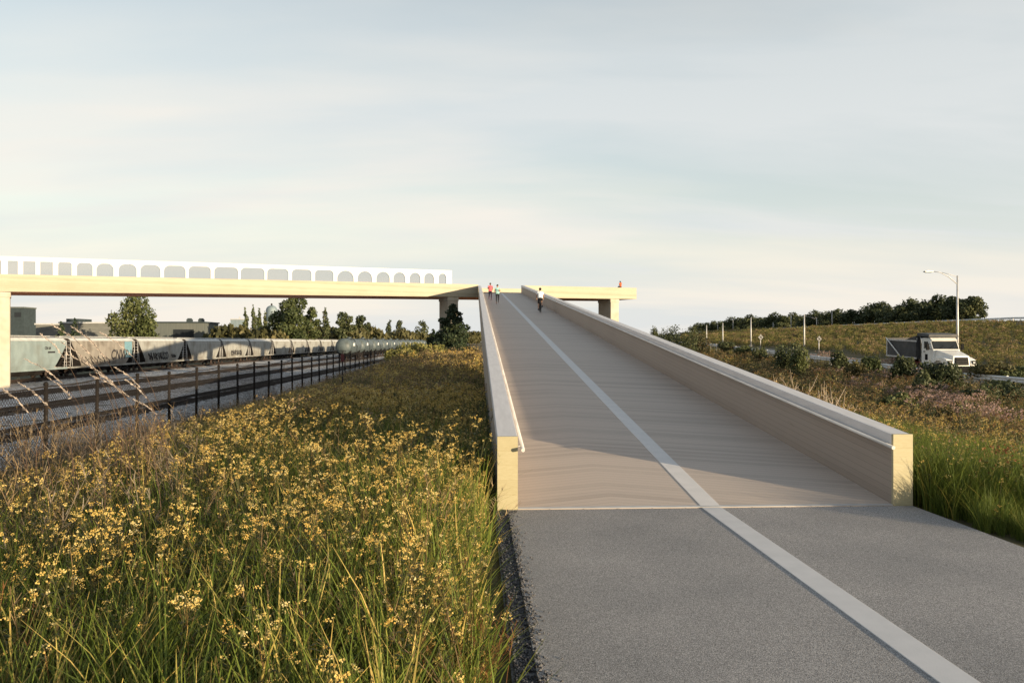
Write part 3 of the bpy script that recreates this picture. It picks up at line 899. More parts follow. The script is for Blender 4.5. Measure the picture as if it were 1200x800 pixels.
# woven wire: two sets of slanted wires, each a thin three-sided strand
def woven(y0, y1, pitch, rad):
    n = int((y1 - y0) / pitch) + 1
    Vs, Fs = [], []
    for sgn in (1, -1):
        ya = y0 + np.arange(n) * pitch
        for j in range(2):
            pass
        H = 1.72
        yb = ya + sgn * H
        za = terrain(np.full(n, FX), ya) + .06; zb_ = terrain(np.full(n, FX), yb) + .06 + H
        A = np.stack([np.full(n, .005 * sgn), ya, za], -1); B = np.stack([np.full(n, .005 * sgn), yb, zb_], -1)
        for k in range(3):
            an = k * 2.094; off = np.array([math.cos(an) * rad, 0, math.sin(an) * rad])
            Vs.append(np.stack([A + off, B + off], 1))
        blk = np.stack(Vs[-3:], 1)           # n,3,2,3
        Vs = Vs[:-3] + [blk.reshape(-1, 3)]
    base = 0
    for blk in Vs:
        m = len(blk) // 6
        idx = np.arange(m)[:, None] * 6 + base
        for k in range(3):
            k2 = (k + 1) % 3
            Fs.append(np.concatenate([idx + 2 * k, idx + 2 * k + 1, idx + 2 * k2 + 1, idx + 2 * k2], 1))
        base += len(blk)
    return np.concatenate(Vs), np.concatenate(Fs)
V1, F1 = woven(12, 40, .10, .0062)
V2, F2 = woven(40, 79, .2, .006)
o = link_mesh('wire_mesh', np_mesh('wire_mesh', np.concatenate([V1, V2]), np.concatenate([F1, F2 + len(V1)]), [M['steel_dark']]), fence)
tag(o, kind='stuff')

# marker post with a small dark red plate
X, Y = at(401, 30.5)
zg = float(terrain(X, Y))
mk = empty('marker_post', (X, Y, zg), 0.1, 'thin dark marker post with a small red plate standing in the meadow', 'marker post')
M['red_plate'] = mat('dark red enamel', (0.085, 0.018, 0.022), (0.06, 0.012, 0.015), 8, rough=0.5)
MB().tube([(0, 0, -.3), (.02, 0, 2.2)], .028, 8).build('post', M['steel_dark'], mk)
MB().box(-.05, .09, -.05, -.032, 1.80, 2.08).build('plate', M['red_plate'], mk, bevel=.004)
MB().box(-.03, .05, -.034, .03, 1.9, 2.04).build('bracket', M['steel_dark'], mk)

# ------------------------------------------------------------------ buildings beyond the railway
M['wall_dark'] = mat('dark grey green cladding', (0.105, 0.12, 0.115), (0.075, 0.088, 0.086), .5, (4, 4, .3), 0.8, c3=(0.13, 0.13, 0.12), scale3=.05)
M['wall_dark2'] = mat('dark charcoal cladding', (0.035, 0.05, 0.058), (0.026, 0.037, 0.043), .8, rough=0.8)
M['wall_grey'] = mat('grey block wall', (0.16, 0.165, 0.155), (0.12, 0.123, 0.117), .7, (1, 1, 4), 0.9)
M['roof_edge'] = mat('pale roof flashing', (0.45, 0.46, 0.47), None, 3, rough=0.6)
M['glass_dark'] = mat('dark window glass', (0.02, 0.024, 0.028), None, 3, rough=0.2, spec=0.25)
M['blue_clad'] = mat('pale blue cladding', (0.185, 0.235, 0.265), (0.145, 0.19, 0.22), .3, (3, 3, .3), 0.6)
def span(px0, px1, Y):
    """x positions of two picture columns on the plane y = Y"""
    a, b = ray(px0), ray(px1)
    return a.x / a.y * Y, b.x / b.y * Y
def zpx(py, Y, px):
    d = ray(px, py); return EYE + d.z / d.y * Y
GZ = -2.1
# long low warehouse in two lengths
Y = 235.0
x0, x1 = span(70, 152, Y); x2 = span(256, 256, Y + 10)[1]
wh = empty('warehouse', (0, 0, 0), 0, 'long low dark green-grey warehouse with a flat roof behind the hopper wagons', 'warehouse')
h1, h2 = zpx(380, Y, 110), zpx(379.5, Y, 200)
MB().box(x0, x1, Y, Y + 10, GZ - 1, h1).build('wall', M['wall_grey'], wh)
MB().box(x1 + .01, x2, Y - 2, Y + 10, GZ - 1, h2).build('wall', M['wall_dark'], wh)
MB().box(x0 - .3, x1, Y - .3, Y + 10.3, h1 + .003, h1 + .45).build('roof_edge', M['roof_edge'], wh)
MB().box(x1 + .012, x2 + .3, Y - 2.3, Y + 10.3, h2 + .003, h2 + .4).build('roof_edge', M['wall_dark2'], wh)
d0, d1 = span(206, 230, Y)
dr = MB().box(d0, d1, Y - 2.05, Y - 1.9, GZ, zpx(387, Y, 218)).build('loading_door', M['glass_dark'], wh)
for px in (215, 229):
    a, b = span(px - 2.5, px + 2.5, Y)
    v = MB().box(a, b, Y + 4, Y + 6, h2 + .4, h2 + 1.3); v.box(a + .2, b - .2, Y + 4.2, Y + 5.8, h2 + 1.3, h2 + 1.6)
    v.build('roof_vent', M['wall_dark2'], wh)
for px, top in ((112.5, 369), (121, 368), (132.5, 367.5)):
    a, b = span(px - .8, px + .8, Y)
    MB().lathe([(0, .01), (0, .32), (zpx(top, Y, px) - h1, .27), (zpx(top, Y, px) - h1 + .01, .01)], ((a + b) / 2, Y + 8, h1 + .45), 'z', 10).build('chimney_pipe', M['steel_dark'], wh)
a, b = span(65, 80, Y)
MB().box(a, b, Y + 6, Y + 14, h1 + .45, h1 + 1.6).build('roof_plant', M['wall_dark2'], wh)
# taller dark block
Y2 = 300.0
x0, x1 = span(-6, -6, Y2)[0], span(42, 42, Y2 + 8)[0]
bk = empty('office_block', (0, 0, 0), 0, 'taller dark charcoal block with a flat roof beside the left bridge pier', 'building')
zt2 = zpx(362, Y2, 30)
MB().box(x0, x1, Y2, Y2 + 8, GZ - 1, zt2).build('wall', M['wall_dark2'], bk)
MB().box(x0 - .2, x1 + .2, Y2 - .2, Y2 + 8.2, zt2 + .003, zt2 + .5).build('roof', M['wall_dark'], bk)
w = MB()
for k in range(3):
    xa = x1 - 3.4 - k * 4.4
    w = MB().box(xa, xa + 2.4, Y2 - .06, Y2 + .1, zt2 - 3.4, zt2 - 1.6); w.build('window', M['glass_dark'], bk)
x0, x1 = span(42, 72, 262)
sh = empty('shed', (0, 0, 0), 0, 'low grey shed between the charcoal block and the long warehouse', 'shed')
ht = zpx(381.5, 262, 55)
MB().box(x0, x1 + 3, 262, 268, GZ - 1, ht).build('wall', M['wall_grey'], sh)
MB().box(x0 - .3, x1 + 3.3, 261.6, 268.3, ht + .003, ht + .5).build('roof', M['roof_edge'], sh)
# pale blue tower and silo, far off
Y3 = 420.0
x0, x1 = span(269.5, 283.5, Y3)
tw = empty('cooling_tower', (0, 0, 0), 0, 'small pale blue industrial block standing left of the blue silo', 'building')
zz = zpx(375.5, Y3, 276)
MB().hexa([(x0 - .4, Y3, GZ - 2), (x1 + .6, Y3, GZ - 2), (x1 + .6, Y3 + 7, GZ - 2), (x0 - .4, Y3 + 7, GZ - 2), (x0 + .3, Y3, zz), (x1 - .3, Y3, zz), (x1 - .3, Y3 + 7, zz), (x0 + .3, Y3 + 7, zz)]).build('wall', M['blue_clad'], tw)
MB().box(x0 + .1, x1 - .1, Y3 - .2, Y3 + 7.2, zz + .003, zz + .5).build('roof', M['galv'], tw)
MB().box(x1 - 1.9, x1 - 1.3, Y3 + 1, Y3 + 1.6, zz + .5, zz + 1.6).build('vent', M['galv'], tw)
x0, x1 = span(309.5, 322.5, Y3)
si = empty('silo', ((x0 + x1) / 2, Y3 + 4, GZ - 1), 0, 'tall blue round-topped silo behind the big tree', 'silo')
rr = (x1 - x0) / 2; hh = zpx(364, Y3, 316) - GZ + 1
MB().lathe([(0, .01), (0, rr), (hh, rr)] + [(hh + 2.6 * math.sin(a), rr * math.cos(a)) for a in np.linspace(.15, 1.5, 8)], (0, 0, 0), 'z', 28).build('shell', M['blue_clad'], si)
MB().lathe([(0, .01), (0, .5), (1.0, .45), (1.2, .01)], (0, 0, hh + 2.55), 'z', 10).build('vent', M['steel_dark'], si)
for k in (.2, .45, .7): MB().lathe([(0, rr), (0, rr + .12), (.4, rr + .12), (.4, rr)], (0, 0, hh * k), 'z', 28).build('band', M['galv'], si)

# ------------------------------------------------------------------ trees and shrubs
def leaf_cloud(blobs, n, size, seed, jitter=.35, flat=0.0, shell=.55, up=0.0):
    """n small leaf-clump quads spread through the given ellipsoids; returns V, F, tint"""
    g = np.random.default_rng(seed)
    B = np.array(blobs, float)                      # cx cy cz rx ry rz
    vol = B[:, 3] * B[:, 4] * B[:, 5]; p = vol ** .75; p /= p.sum()
    k = g.choice(len(B), n, p=p)
    d = g.standard_normal((n, 3)); d /= np.linalg.norm(d, axis=1)[:, None]
    rad = shell + (1 - shell) * g.random(n) ** .5
    rad = np.where(g.random(n) < .16, rad * g.random(n), rad) * (1 + jitter * .5 * g.standard_normal(n) * .5)
    C = B[k, :3] + d * rad[:, None] * B[k, 3:]
    nrm = d * .8 + g.standard_normal((n, 3)) * .7 + np.array([0, 0, up])
    nrm /= np.linalg.norm(nrm, axis=1)[:, None]
    t = np.cross(nrm, g.standard_normal((n, 3))); t /= np.linalg.norm(t, axis=1)[:, None]
    b = np.cross(nrm, t)
    s = size * g.uniform(.55, 1.35, n)[:, None]; s2 = s * g.uniform(.4, .75, n)[:, None]
    V = np.stack([C - t * s, C + b * s2 * .9 - t * s * .1, C + t * s, C - b * s2 + t * s * .15], 1).reshape(-1, 3)
    F = np.arange(n * 4).reshape(-1, 4)
    tint = np.clip(.45 + .2 * g.standard_normal(n) + .18 * np.sin(k * 2.4), 0, 1)
    return V, F, tint

L_dark = mat_leaf('dark tree leaves', (0.030, 0.043, 0.022), (0.080, 0.095, 0.042), (0.125, 0.13, 0.062), rand=.25)
L_mid = mat_leaf('mid green leaves', (0.040, 0.056, 0.022), (0.10, 0.118, 0.044), (0.15, 0.155, 0.065), rand=.25)
L_olive = mat_leaf('olive shrub leaves', (0.095, 0.105, 0.032), (0.25, 0.235, 0.075), (0.38, 0.31, 0.12), rand=.35)
L_pine = mat_leaf('pine needles', (0.012, 0.024, 0.014), (0.032, 0.050, 0.025), (0.060, 0.075, 0.036), rand=.2, translucent=.1)
L_red = mat_leaf('reddish shrub leaves', (0.035, 0.040, 0.020), (0.075, 0.075, 0.033), (0.15, 0.09, 0.06), rand=.3)
L_pinkf = mat_leaf('pink flower heads', (0.24, 0.16, 0.11), (0.46, 0.32, 0.28), (0.62, 0.48, 0.44), rand=.3)

def trunk_mb(h, r, blobs, seed):
    g = random.Random(seed); m = MB()
    lean = (g.uniform(-.05, .05) * h, g.uniform(-.05, .05) * h)
    m.tube([(0, 0, -.4), (lean[0] * .3, lean[1] * .3, h * .3), (lean[0] * .7, lean[1] * .7, h * .6), (lean[0], lean[1], h * .9)], [r * 1.25, r, r * .7, r * .2], 8)
    for b in blobs:
        z0 = h * g.uniform(.22, .5)
        s = (lean[0] * z0 / h, lean[1] * z0 / h, z0)
        e = (b[0], b[1], b[2])
        mid = ((s[0] + e[0]) / 2, (s[1] + e[1]) / 2, (s[2] + e[2]) / 2 - .06 * h)
        m.tube([s, mid, e], [r * .5, r * .33, r * .1], 6)
    return m

def tree(name, X, Y, h, w, leaf, label, n=1500, lsize=.5, seed=1, group=None, cat='tree', kind='round', gz=None, share=None, bare=.18):
    z = float(terrain(X, Y)) if gz is None else gz
    t = empty(name, (X, Y, z), random.uniform(0, 6.28) if share is None or True else 0, label, cat, group)
    if share:
        for nm, me in share: link_mesh(nm, me, t)
        return t
    g = random.Random(seed)
    blobs = []
    if kind == 'round':
        k = 11
        for i in range(k):
            f = i / (k - 1); zz = h * (bare + .12 + .72 * f)
            ring = math.sin(math.pi * (.16 + .74 * f)) * w * .36
            a = i * 2.4 + g.uniform(-.5, .5)
            r = w * g.uniform(.15, .25)
            blobs.append((math.cos(a) * ring, math.sin(a) * ring, zz, r, r, r * g.uniform(.75, 1.05)))
        blobs.append((0, 0, h * .5, w * .26, w * .26, h * .24))
    elif kind == 'poplar':
        k = 9
        for i in range(k):
            f = i / (k - 1); zz = h * (.14 + .80 * f)
            r = w * .5 * (math.sin(math.pi * (.2 + .72 * f)) * .8 + .08); a = g.uniform(0, 6.28)
            blobs.append((math.cos(a) * w * .12, math.sin(a) * w * .12, zz, r, r, h * .085))
    elif kind == 'pine':
        k = 34
        for i in range(k):
            f = i / (k - 1); zz = h * (.06 + .90 * f)
            ring = w * .5 * (1 - f) ** .7 * g.uniform(.3, .9); a = i * 2.4
            r = w * .18 * (1.08 - .75 * f)
            blobs.append((math.cos(a) * ring, math.sin(a) * ring, zz, r * 1.15, r * 1.15, r * .62))
    elif kind == 'bush':
        k = 9
        for i in range(k):
            a = i * 2.4; rr = w * .34 * math.sqrt(i / k); r = w * g.uniform(.17, .27)
            blobs.append((math.cos(a) * rr, math.sin(a) * rr, h * g.uniform(.35, .72), r, r, h * g.uniform(.22, .30)))
    V, F, ti = leaf_cloud(blobs, n, lsize, seed, up=.1 if kind == 'pine' else 0)
    V[:, 2] = np.maximum(V[:, 2], .02)
    if kind == 'bush':
        m = MB()
        for b in blobs:
            m.tube([(g.uniform(-.1, .1), g.uniform(-.1, .1), -.15), (b[0] * .6, b[1] * .6, b[2] * .6), b[:3]], [.035, .025, .008], 5)
        m.build('stems', M['bark'], t)
    else:
        trunk_mb(h, max(.09, h * .016), blobs[:8], seed).build('trunk', M['bark'], t)
    link_mesh('crown' if kind != 'bush' else 'foliage', np_mesh('crown', V, F, [leaf], ti), t)
    return t

def tree_px(name, px0, px1, ptop, Y, leaf, label, **k):
    xm = span((px0 + px1) / 2, 0, Y)[0]
    a, b = span(px0, px1, Y)
    gz = float(terrain(xm, Y))
    return tree(name, xm, Y, zpx(ptop, Y, (px0 + px1) / 2) - gz, (b - a), leaf, label, **k)

# left, beyond the railway
tree_px('broadleaf_tree', 129, 184, 348, 205, L_mid, 'broad green tree in front of the long warehouse', n=5200, lsize=.42, seed=3, bare=.05)
tree_px('broadleaf_tree', 316, 368, 345, 215, L_mid, 'large tall tree right of the blue silo', n=8500, lsize=.42, seed=5, bare=.02)
tree_px('broadleaf_tree', 352, 377, 357, 222, L_mid, 'smaller tree touching the right side of the large tall tree', n=2600, lsize=.40, seed=8, bare=.02)
tree_px('poplar_tree', 284, 292, 362, 260, L_mid, 'slim poplar nearest the pale blue block', n=900, lsize=.4, seed=11, kind='poplar', group='poplars by the silo')
tree_px('poplar_tree', 293, 302, 360, 262, L_mid, 'middle one of the three poplars left of the silo', n=1000, lsize=.4, seed=12, kind='poplar', group='poplars by the silo')
tree_px('poplar_tree', 300, 308, 362, 266, L_mid, 'poplar just left of the silo, third from the pale blue block', n=900, lsize=.4, seed=13, kind='poplar', group='poplars by the silo')
tree_px('poplar_tree', 308, 314, 366, 255, L_dark, 'dark narrow tree directly in front of the silo', n=700, lsize=.4, seed=14, kind='poplar')
tree_px('poplar_tree', 377, 387, 361, 270, L_dark, 'lone narrow poplar between the large tree and the tank wagons', n=900, lsize=.42, seed=15, kind='poplar')
tree_px('broadleaf_tree', 391, 418, 365, 300, L_dark, 'dark round tree above the first tank wagon', n=2400, lsize=.55, seed=16, bare=.02)
tree_px('broadleaf_tree', 413, 436, 369, 310, L_dark, 'dark tree right of the one above the first tank wagon', n=2000, lsize=.55, seed=17, bare=.02)
tree_px('poplar_tree', 452, 461, 375.5, 420, L_dark, 'small dark tree standing alone above the middle tank wagons', n=700, lsize=.6, seed=18, kind='poplar')
tree_px('broadleaf_tree', 461, 475, 374, 430, L_dark, 'round dark tree beside the small one above the middle tank wagons', n=900, lsize=.6, seed=19, bare=.02)
tree_px('broadleaf_tree', 486, 506, 375, 440, L_dark, 'dark tree above the far end of the tank wagons', n=1200, lsize=.6, seed=20, bare=.02)
tree_px('pine_tree', 62, 82, 377, 200, L_pine, 'short dark pine in front of the grey shed', n=1300, lsize=.35, seed=21, kind='pine')
tree_px('pine_tree', 79, 97, 373, 203, L_pine, 'dark pine at the left end of the long warehouse', n=1500, lsize=.35, seed=22, kind='pine')
X, Y = at(531, 76)
tree('pine_tree', X, Y, zpx(356, Y, 531) - float(terrain(X, Y)), 5.2, L_pine, 'dense dark pine beside the ramp in front of a bridge pier', n=16000, lsize=.13, seed=23, kind='pine')
X, Y = at(508, 80)
tree('pine_tree', X, Y, zpx(386, Y, 508) - float(terrain(X, Y)), 2.6, L_pine, 'small dark pine on the left of the dense pine', n=2500, lsize=.15, seed=24, kind='pine')
# yellow-green shrub belt behind the wagons
L_belt = mat_leaf('dull shrub belt leaves', (0.040, 0.043, 0.018), (0.10, 0.094, 0.038), (0.17, 0.14, 0.06), rand=.35)
bush_a = tree('shrub', 0, -500, 4.0, 7.5, L_belt, 'x', n=1300, lsize=.42, seed=31, kind='bush', cat='shrub')
bush_kids = [(c.name.split('.')[0], c.data) for c in children(bush_a)]
for c in children(bush_a): bpy.data.objects.remove(c)
bpy.data.objects.remove(bush_a)
belt = []
for i, px in enumerate(np.arange(258, 560, 7.0)):
    Y = 205 + 40 * random.random() if px < 330 else 300 + 60 * random.random() if px < 440 else 400 + 90 * random.random()
    if 186 < px < 254 and random.random() < .4: continue
    X = span(px, px, Y)[0]
    if X > -54 and Y < 300: continue
    t = tree('shrub', X, Y, 0, 0, None, 'yellow-green shrub in the belt of shrubs behind the railway wagons', cat='shrub', group='shrub belt behind the wagons', share=bush_kids)
    k = (2.3 if px < 330 else 2.9 if px < 440 else 2.7) * random.uniform(.8, 1.12)
    t.scale = (k * .7, k * .7, k * random.uniform(.85, 1.08))

# right, beyond the upper road: a row of trees
row = [(816, 381), (826, 380), (836, 378), (846, 377.5), (857, 374.5), (869, 374.5), (881, 371), (893, 373), (905, 370), (918, 372), (931, 368.5), (945, 370), (958, 367.5), (972, 367),
       (986, 365), (1000, 364.5), (1014, 363), (1029, 357.5), (1043, 361), (1058, 358.5), (1072, 355), (1085, 357), (1098, 349.5), (1110, 353)]
protos = []
for s in range(4):
    t = tree('p', 0, -500, 10, 11, L_dark, 'x', n=2600, lsize=.5, seed=41 + s, bare=-.06)
    ks = children(t)
    protos.append([(c.name.split('.')[0], c.data) for c in ks])
    for c in ks: bpy.data.objects.remove(c)
    bpy.data.objects.remove(t)
for i, (px, top) in enumerate(row):
    d = ray(px); X = 131 + random.uniform(0, 7); Y = X / d.x * d.y
    gz = float(terrain(X, Y)); h = zpx(top, Y, px) - gz
    t = tree('row_tree', X, Y, 0, 0, None, 'dark green tree in the merged row beyond the upper road', group='row of trees beyond the upper road', share=protos[i % 4], gz=gz)
    t.scale = (h / 10 * 1.3, h / 10 * 1.3, h / 10 * 1.12)
X = 131
for px0, px1, top, lab, sd in ((1104, 1133, 346, 'tall dark tree just left of the tall street lamp pole', 51), (1122, 1152, 345, 'tallest dark tree at the right end of the row, behind the street lamp', 52)):
    d = ray((px0 + px1) / 2); Y = X / d.x * d.y
    tree_px('broadleaf_tree', px0, px1 + 2, top, Y, L_dark, lab, n=4200, lsize=.36, seed=sd, bare=-.06)

# ------------------------------------------------------------------ roadside furniture on the right
M['rail_white'] = mat('weathered zinc coating', (0.70, 0.70, 0.69), (0.55, 0.55, 0.55), 1.5, rough=0.55)
def guard_rail(X, y0, y1, zf, label, step, face):
    t = empty('guard_rail', (X, 0, 0), 0, label, 'guard rail')
    ys = np.arange(y0, y1 + .1, step)
    m = MB()
    prof = [(0, .40), (.07, .45), (.07, .52), (.02, .58), (.07, .64), (.07, .71), (0, .76), (-.012, .76), (.055, .70), (.055, .65), (0, .58), (.055, .51), (.055, .46), (-.012, .40)]
    prof = [(x * face, z) for x, z in prof]
    n = len(prof); vs = []
    for y in ys: vs += [(x, y, float(zf(y)) + z) for x, z in prof]
    fs = [(i * n + k, i * n + (k + 1) % n, (i + 1) * n + (k + 1) % n, (i + 1) * n + k) for i in range(len(ys) - 1) for k in range(n)]
    m.add(vs, fs).build('rail', M['rail_white'], t)
    for y in ys[:95]:
        z = float(zf(y))
        MB().box(-.14 * face - .06, -.14 * face + .06, y - .05, y + .05, z - .4, z + .78).build('post', M['galv'], t)
    return t
guard_rail(32.5, 38, 190, road_z, 'galvanised guard rail along the lower road in front of the dump truck', 2.6, -1)
guard_rail(109.5, 120, 480, crest_z, 'galvanised guard rail along the crest of the grassy bank', 4.0, -1)

def lamp(X, Y, h, label, group=None, arm=2.75, gz=None, big=False):
    z = float(terrain(X, Y)) if gz is None else gz
    t = empty('street_lamp', (X, Y, z), 0, label, 'street lamp', group)
    MB().tube([(0, 0, -.3), (0, 0, .05)], .18, 12).build('base', M['concrete'], t)
    MB().tube([(0, 0, .05), (0, 0, h * .5), (0, 0, h)], [.12, .10, .065], 10).build('pole', M['galv'], t)
    if arm:
        m = MB().tube([(0, 0, h - .75), (-arm * .35, 0, h - .1), (-arm * .7, 0, h + .28), (-arm, 0, h + .36)], [.04, .036, .032, .03], 8)
        m.tube([(0, 0, h - .1), (-arm * .3, 0, h + .1), (-arm * .62, 0, h + .26)], .025, 8)
        m.build('arm', M['galv'], t)
        hd = MB().prism([(-arm - .75, h + .30), (-arm - .55, h + .27), (-arm, h + .31), (-arm + .05, h + .36), (-arm, h + .42), (-arm - .5, h + .44), (-arm - .75, h + .38)], -.15, .15, 'y').build('lamp_head', M['galv'], t, bevel=.02)
        MB().box(-arm - .62, -arm - .12, -.11, .11, h + .255, h + .275).build('lens', M['glass_dark'], hd)
    return t
X, Y = at(1122, 66)
lamp(X, Y, zpx(324, Y, 1122) - float(terrain(X, Y)), 'tall street lamp with a long arm standing behind the dump truck', arm=2.2)
def lpole(px, ptop, X, label):
    d = ray(px); Y = X / d.x * d.y
    z = float(terrain(X, Y))
    t = empty('lamp_post', (X, Y, z), 0, label, 'lamp post', 'pale roadside poles on the bank')
    h = zpx(ptop, Y, px) - z
    MB().tube([(0, 0, -.3), (0, 0, h * .5), (0, 0, h)], [.12, .10, .08], 8).build('pole', M['galv'], t)
    MB().tube([(0, 0, -.3), (0, 0, .35)], .26, 8).build('base', M['concrete'], t)
    MB().tube([(0, 0, h), (0, 0, h + .12)], [.10, .05], 8).build('cap', M['galv'], t)
    return t
for px, top, X, lab in ((942.5, 370.5, 44, 'tallest pale pole, standing low beside the lower road'), (880, 374, 44, 'pale pole by the lower road, left of the tallest one'),
                        (847, 380, 44, 'pale pole by the lower road, second left of the tallest one'), (828, 382.5, 44.5, 'pale pole by the lower road nearest the ramp'),
                        (841, 381, 110.5, 'pale pole on the bank crest nearest the ramp'), (859, 375.5, 110.5, 'pale pole on the bank crest, second from the ramp'),
                        (906, 379, 110.5, 'short pale pole on the bank crest left of the diamond signs'), (927, 370.5, 110.5, 'pale pole on the bank crest between the two diamond signs'),
                        (975, 366, 110.5, 'pale pole on the bank crest right of both diamond signs'), (897, 384, 110.6, 'very short thin pole on the bank crest')):
    lpole(px, top, X, lab)
# small lamp on the crest with a curved arm
d = ray(957); X = 110.6; Y = X / d.x * d.y
lamp(X, Y, 3.6, 'small curved street lamp on the bank crest', arm=4.2)
M['sign_back'] = mat('grey sign back', (0.17, 0.17, 0.175), None, 4, rough=0.6)
M['sign_dark'] = mat('dark sign brace', (0.04, 0.04, 0.045), None, 4, rough=0.7)
for px, py, Yd, lab in ((891.5, 396, 114, 'grey diamond sign with dark cross braces, nearer the ramp'), (960, 398, 94, 'grey diamond sign with dark cross braces, farther from the ramp')):
    X = span(px, px, Yd)[0]; zc = zpx(py, Yd, px); zg = float(terrain(X, Yd))
    t = empty('diamond_sign', (X, Yd, zg), 0.3, lab, 'road sign', 'diamond signs on the bank')
    s = 3.7 * Yd / 900; zr = zc - zg
    MB().prism([(-s, zr), (0, zr - s), (s, zr), (0, zr + s)], -.02, .02, 'y').build('board', M['sign_back'], t)
    k = s * .72
    MB().hexa([(-k * .12 - k * .6, -.05, zr - k * .6), (-k * .6 + k * .12, -.05, zr - k * .6), (-k * .6 + k * .12, -.022, zr - k * .6), (-k * .6 - k * .12, -.022, zr - k * .6),
               (k * .6 - k * .12, -.05, zr + k * .6), (k * .6 + k * .12, -.05, zr + k * .6), (k * .6 + k * .12, -.022, zr + k * .6), (k * .6 - k * .12, -.022, zr + k * .6)]).build('brace', M['sign_dark'], t)
    MB().hexa([(k * .6 - k * .12, -.08, zr - k * .6), (k * .6 + k * .12, -.08, zr - k * .6), (k * .6 + k * .12, -.052, zr - k * .6), (k * .6 - k * .12, -.052, zr - k * .6),
               (-k * .6 - k * .12, -.08, zr + k * .6), (-k * .6 + k * .12, -.08, zr + k * .6), (-k * .6 + k * .12, -.052, zr + k * .6), (-k * .6 - k * .12, -.052, zr + k * .6)]).build('brace', M['sign_dark'], t)
    MB().tube([(0, .06, -.2), (0, .06, zr + s * .5)], .05, 8).build('post', M['galv'], t)
#@@PART3
# ------------------------------------------------------------------ ground cover (nobody could count it): scattered plants
def scatter(name, protos, P, rot, scl, idx, label):
    """one 'stuff' object: plants standing on points P; protos is a list of meshes"""
    pc = bpy.data.collections.new(name + '_kinds')
    for me in protos:
        pc.objects.link(bpy.data.objects.new(name + '_plant', me))
    me = bpy.data.meshes.new(name)
    n = len(P)
    me.vertices.add(n); me.vertices.foreach_set('co', P.astype(np.float32).ravel())
    for nm, ty, key, val in (('turn', 'FLOAT_VECTOR', 'vector', rot), ('size', 'FLOAT_VECTOR', 'vector', scl), ('pick', 'INT', 'value', idx)):
        a = me.attributes.new(nm, ty, 'POINT')
        a.data.foreach_set(key, np.ascontiguousarray(val, np.int32 if ty == 'INT' else np.float32).ravel())
    o = link_mesh(name, me)
    tag(o, label, name.replace('_', ' '), kind='stuff')
    ng = bpy.data.node_groups.new(name + ' scatter', 'GeometryNodeTree')
    ng.interface.new_socket('Geometry', in_out='INPUT', socket_type='NodeSocketGeometry')
    ng.interface.new_socket('Geometry', in_out='OUTPUT', socket_type='NodeSocketGeometry')
    N, L = ng.nodes, ng.links
    gi, go = N.new('NodeGroupInput'), N.new('NodeGroupOutput')
    ci = N.new('GeometryNodeCollectionInfo'); ci.inputs['Collection'].default_value = pc
    ci.inputs['Separate Children'].default_value = True; ci.inputs['Reset Children'].default_value = True
    ip = N.new('GeometryNodeInstanceOnPoints'); ip.inputs['Pick Instance'].default_value = True
    def na(nm, ty):
        a = N.new('GeometryNodeInputNamedAttribute'); a.data_type = ty; a.inputs['Name'].default_value = nm
        return [s for s in a.outputs if s.enabled and s.name == 'Attribute'][0]
    L.new(gi.outputs[0], ip.inputs['Points']); L.new(ci.outputs[0], ip.inputs['Instance'])
    L.new(na('pick', 'INT'), ip.inputs['Instance Index'])
    L.new(na('turn', 'FLOAT_VECTOR'), ip.inputs['Rotation'])
    L.new(na('size', 'FLOAT_VECTOR'), ip.inputs['Scale'])
    L.new(ip.outputs[0], go.inputs[0])
    md = o.modifiers.new('scatter', 'NODES'); md.node_group = ng
    return o

class PB:
    """plant builder: strips and puffs with a tint and a material index"""
    def __init__(self): self.V = []; self.F = []; self.t = []; self.m = []
    def strip(self, pts, w, side, tint, mi):
        b = len(self.V)
        for p, ww in zip(pts, w):
            self.V.append(p - side * ww); self.V.append(p + side * ww)
        for i in range(len(pts) - 1):
            self.F.append((b + 2 * i, b + 2 * i + 1, b + 2 * i + 3, b + 2 * i + 2)); self.t.append(tint); self.m.append(mi)
    def puff(self, c, r, tint, mi, g):
        b = len(self.V)
        q = g.standard_normal((2, 3)); n = q[0] / np.linalg.norm(q[0]); t = np.cross(n, q[1]); t /= np.linalg.norm(t)
        u = np.cross(n, t)
        for ax, bx in ((t, u), (n, t)):
            b = len(self.V)
            for e in ((-1, -.5), (.5, -1), (1, .5), (-.5, 1)):
                self.V.append(c + ax * r * e[0] + bx * r * e[1])
            self.F.append((b, b + 1, b + 2, b + 3)); self.t.append(tint); self.m.append(mi)
    def mesh(self, name, mats):
        return np_mesh(name, np.array(self.V), np.array(self.F), mats, np.array(self.t), np.array(self.m))

def blade_pts(g, base, h, lean, curl, az, n=4):
    d = np.array([math.cos(az), math.sin(az), 0])
    return [base + d * (lean * h * f + curl * h * f * f) + np.array([0, 0, h * f * (1 - .25 * curl * f)]) for f in np.linspace(0, 1, n + 1)]

L_grass = mat_leaf('meadow grass blades', (0.045, 0.080, 0.014), (0.16, 0.20, 0.034), (0.52, 0.38, 0.12), rand=.45)
L_lush = mat_leaf('lush green blades', (0.045, 0.080, 0.012), (0.14, 0.175, 0.030), (0.32, 0.26, 0.06), rand=.35)
L_stem = mat_leaf('weed stems and leaves', (0.032, 0.040, 0.014), (0.10, 0.095, 0.034), (0.24, 0.14, 0.055), rand=.5)
L_flower = mat_leaf('cream yellow flower heads', (0.50, 0.32, 0.075), (0.64, 0.50, 0.18), (0.72, 0.64, 0.38), rand=.45, translucent=.2)
L_pale = mat_leaf('pale seed heads', (0.14, 0.10, 0.06), (0.30, 0.22, 0.13), (0.42, 0.33, 0.22), rand=.5)
L_dry = mat_leaf('dry straw', (0.15, 0.10, 0.05), (0.30, 0.21, 0.11), (0.44, 0.34, 0.21), rand=.5)
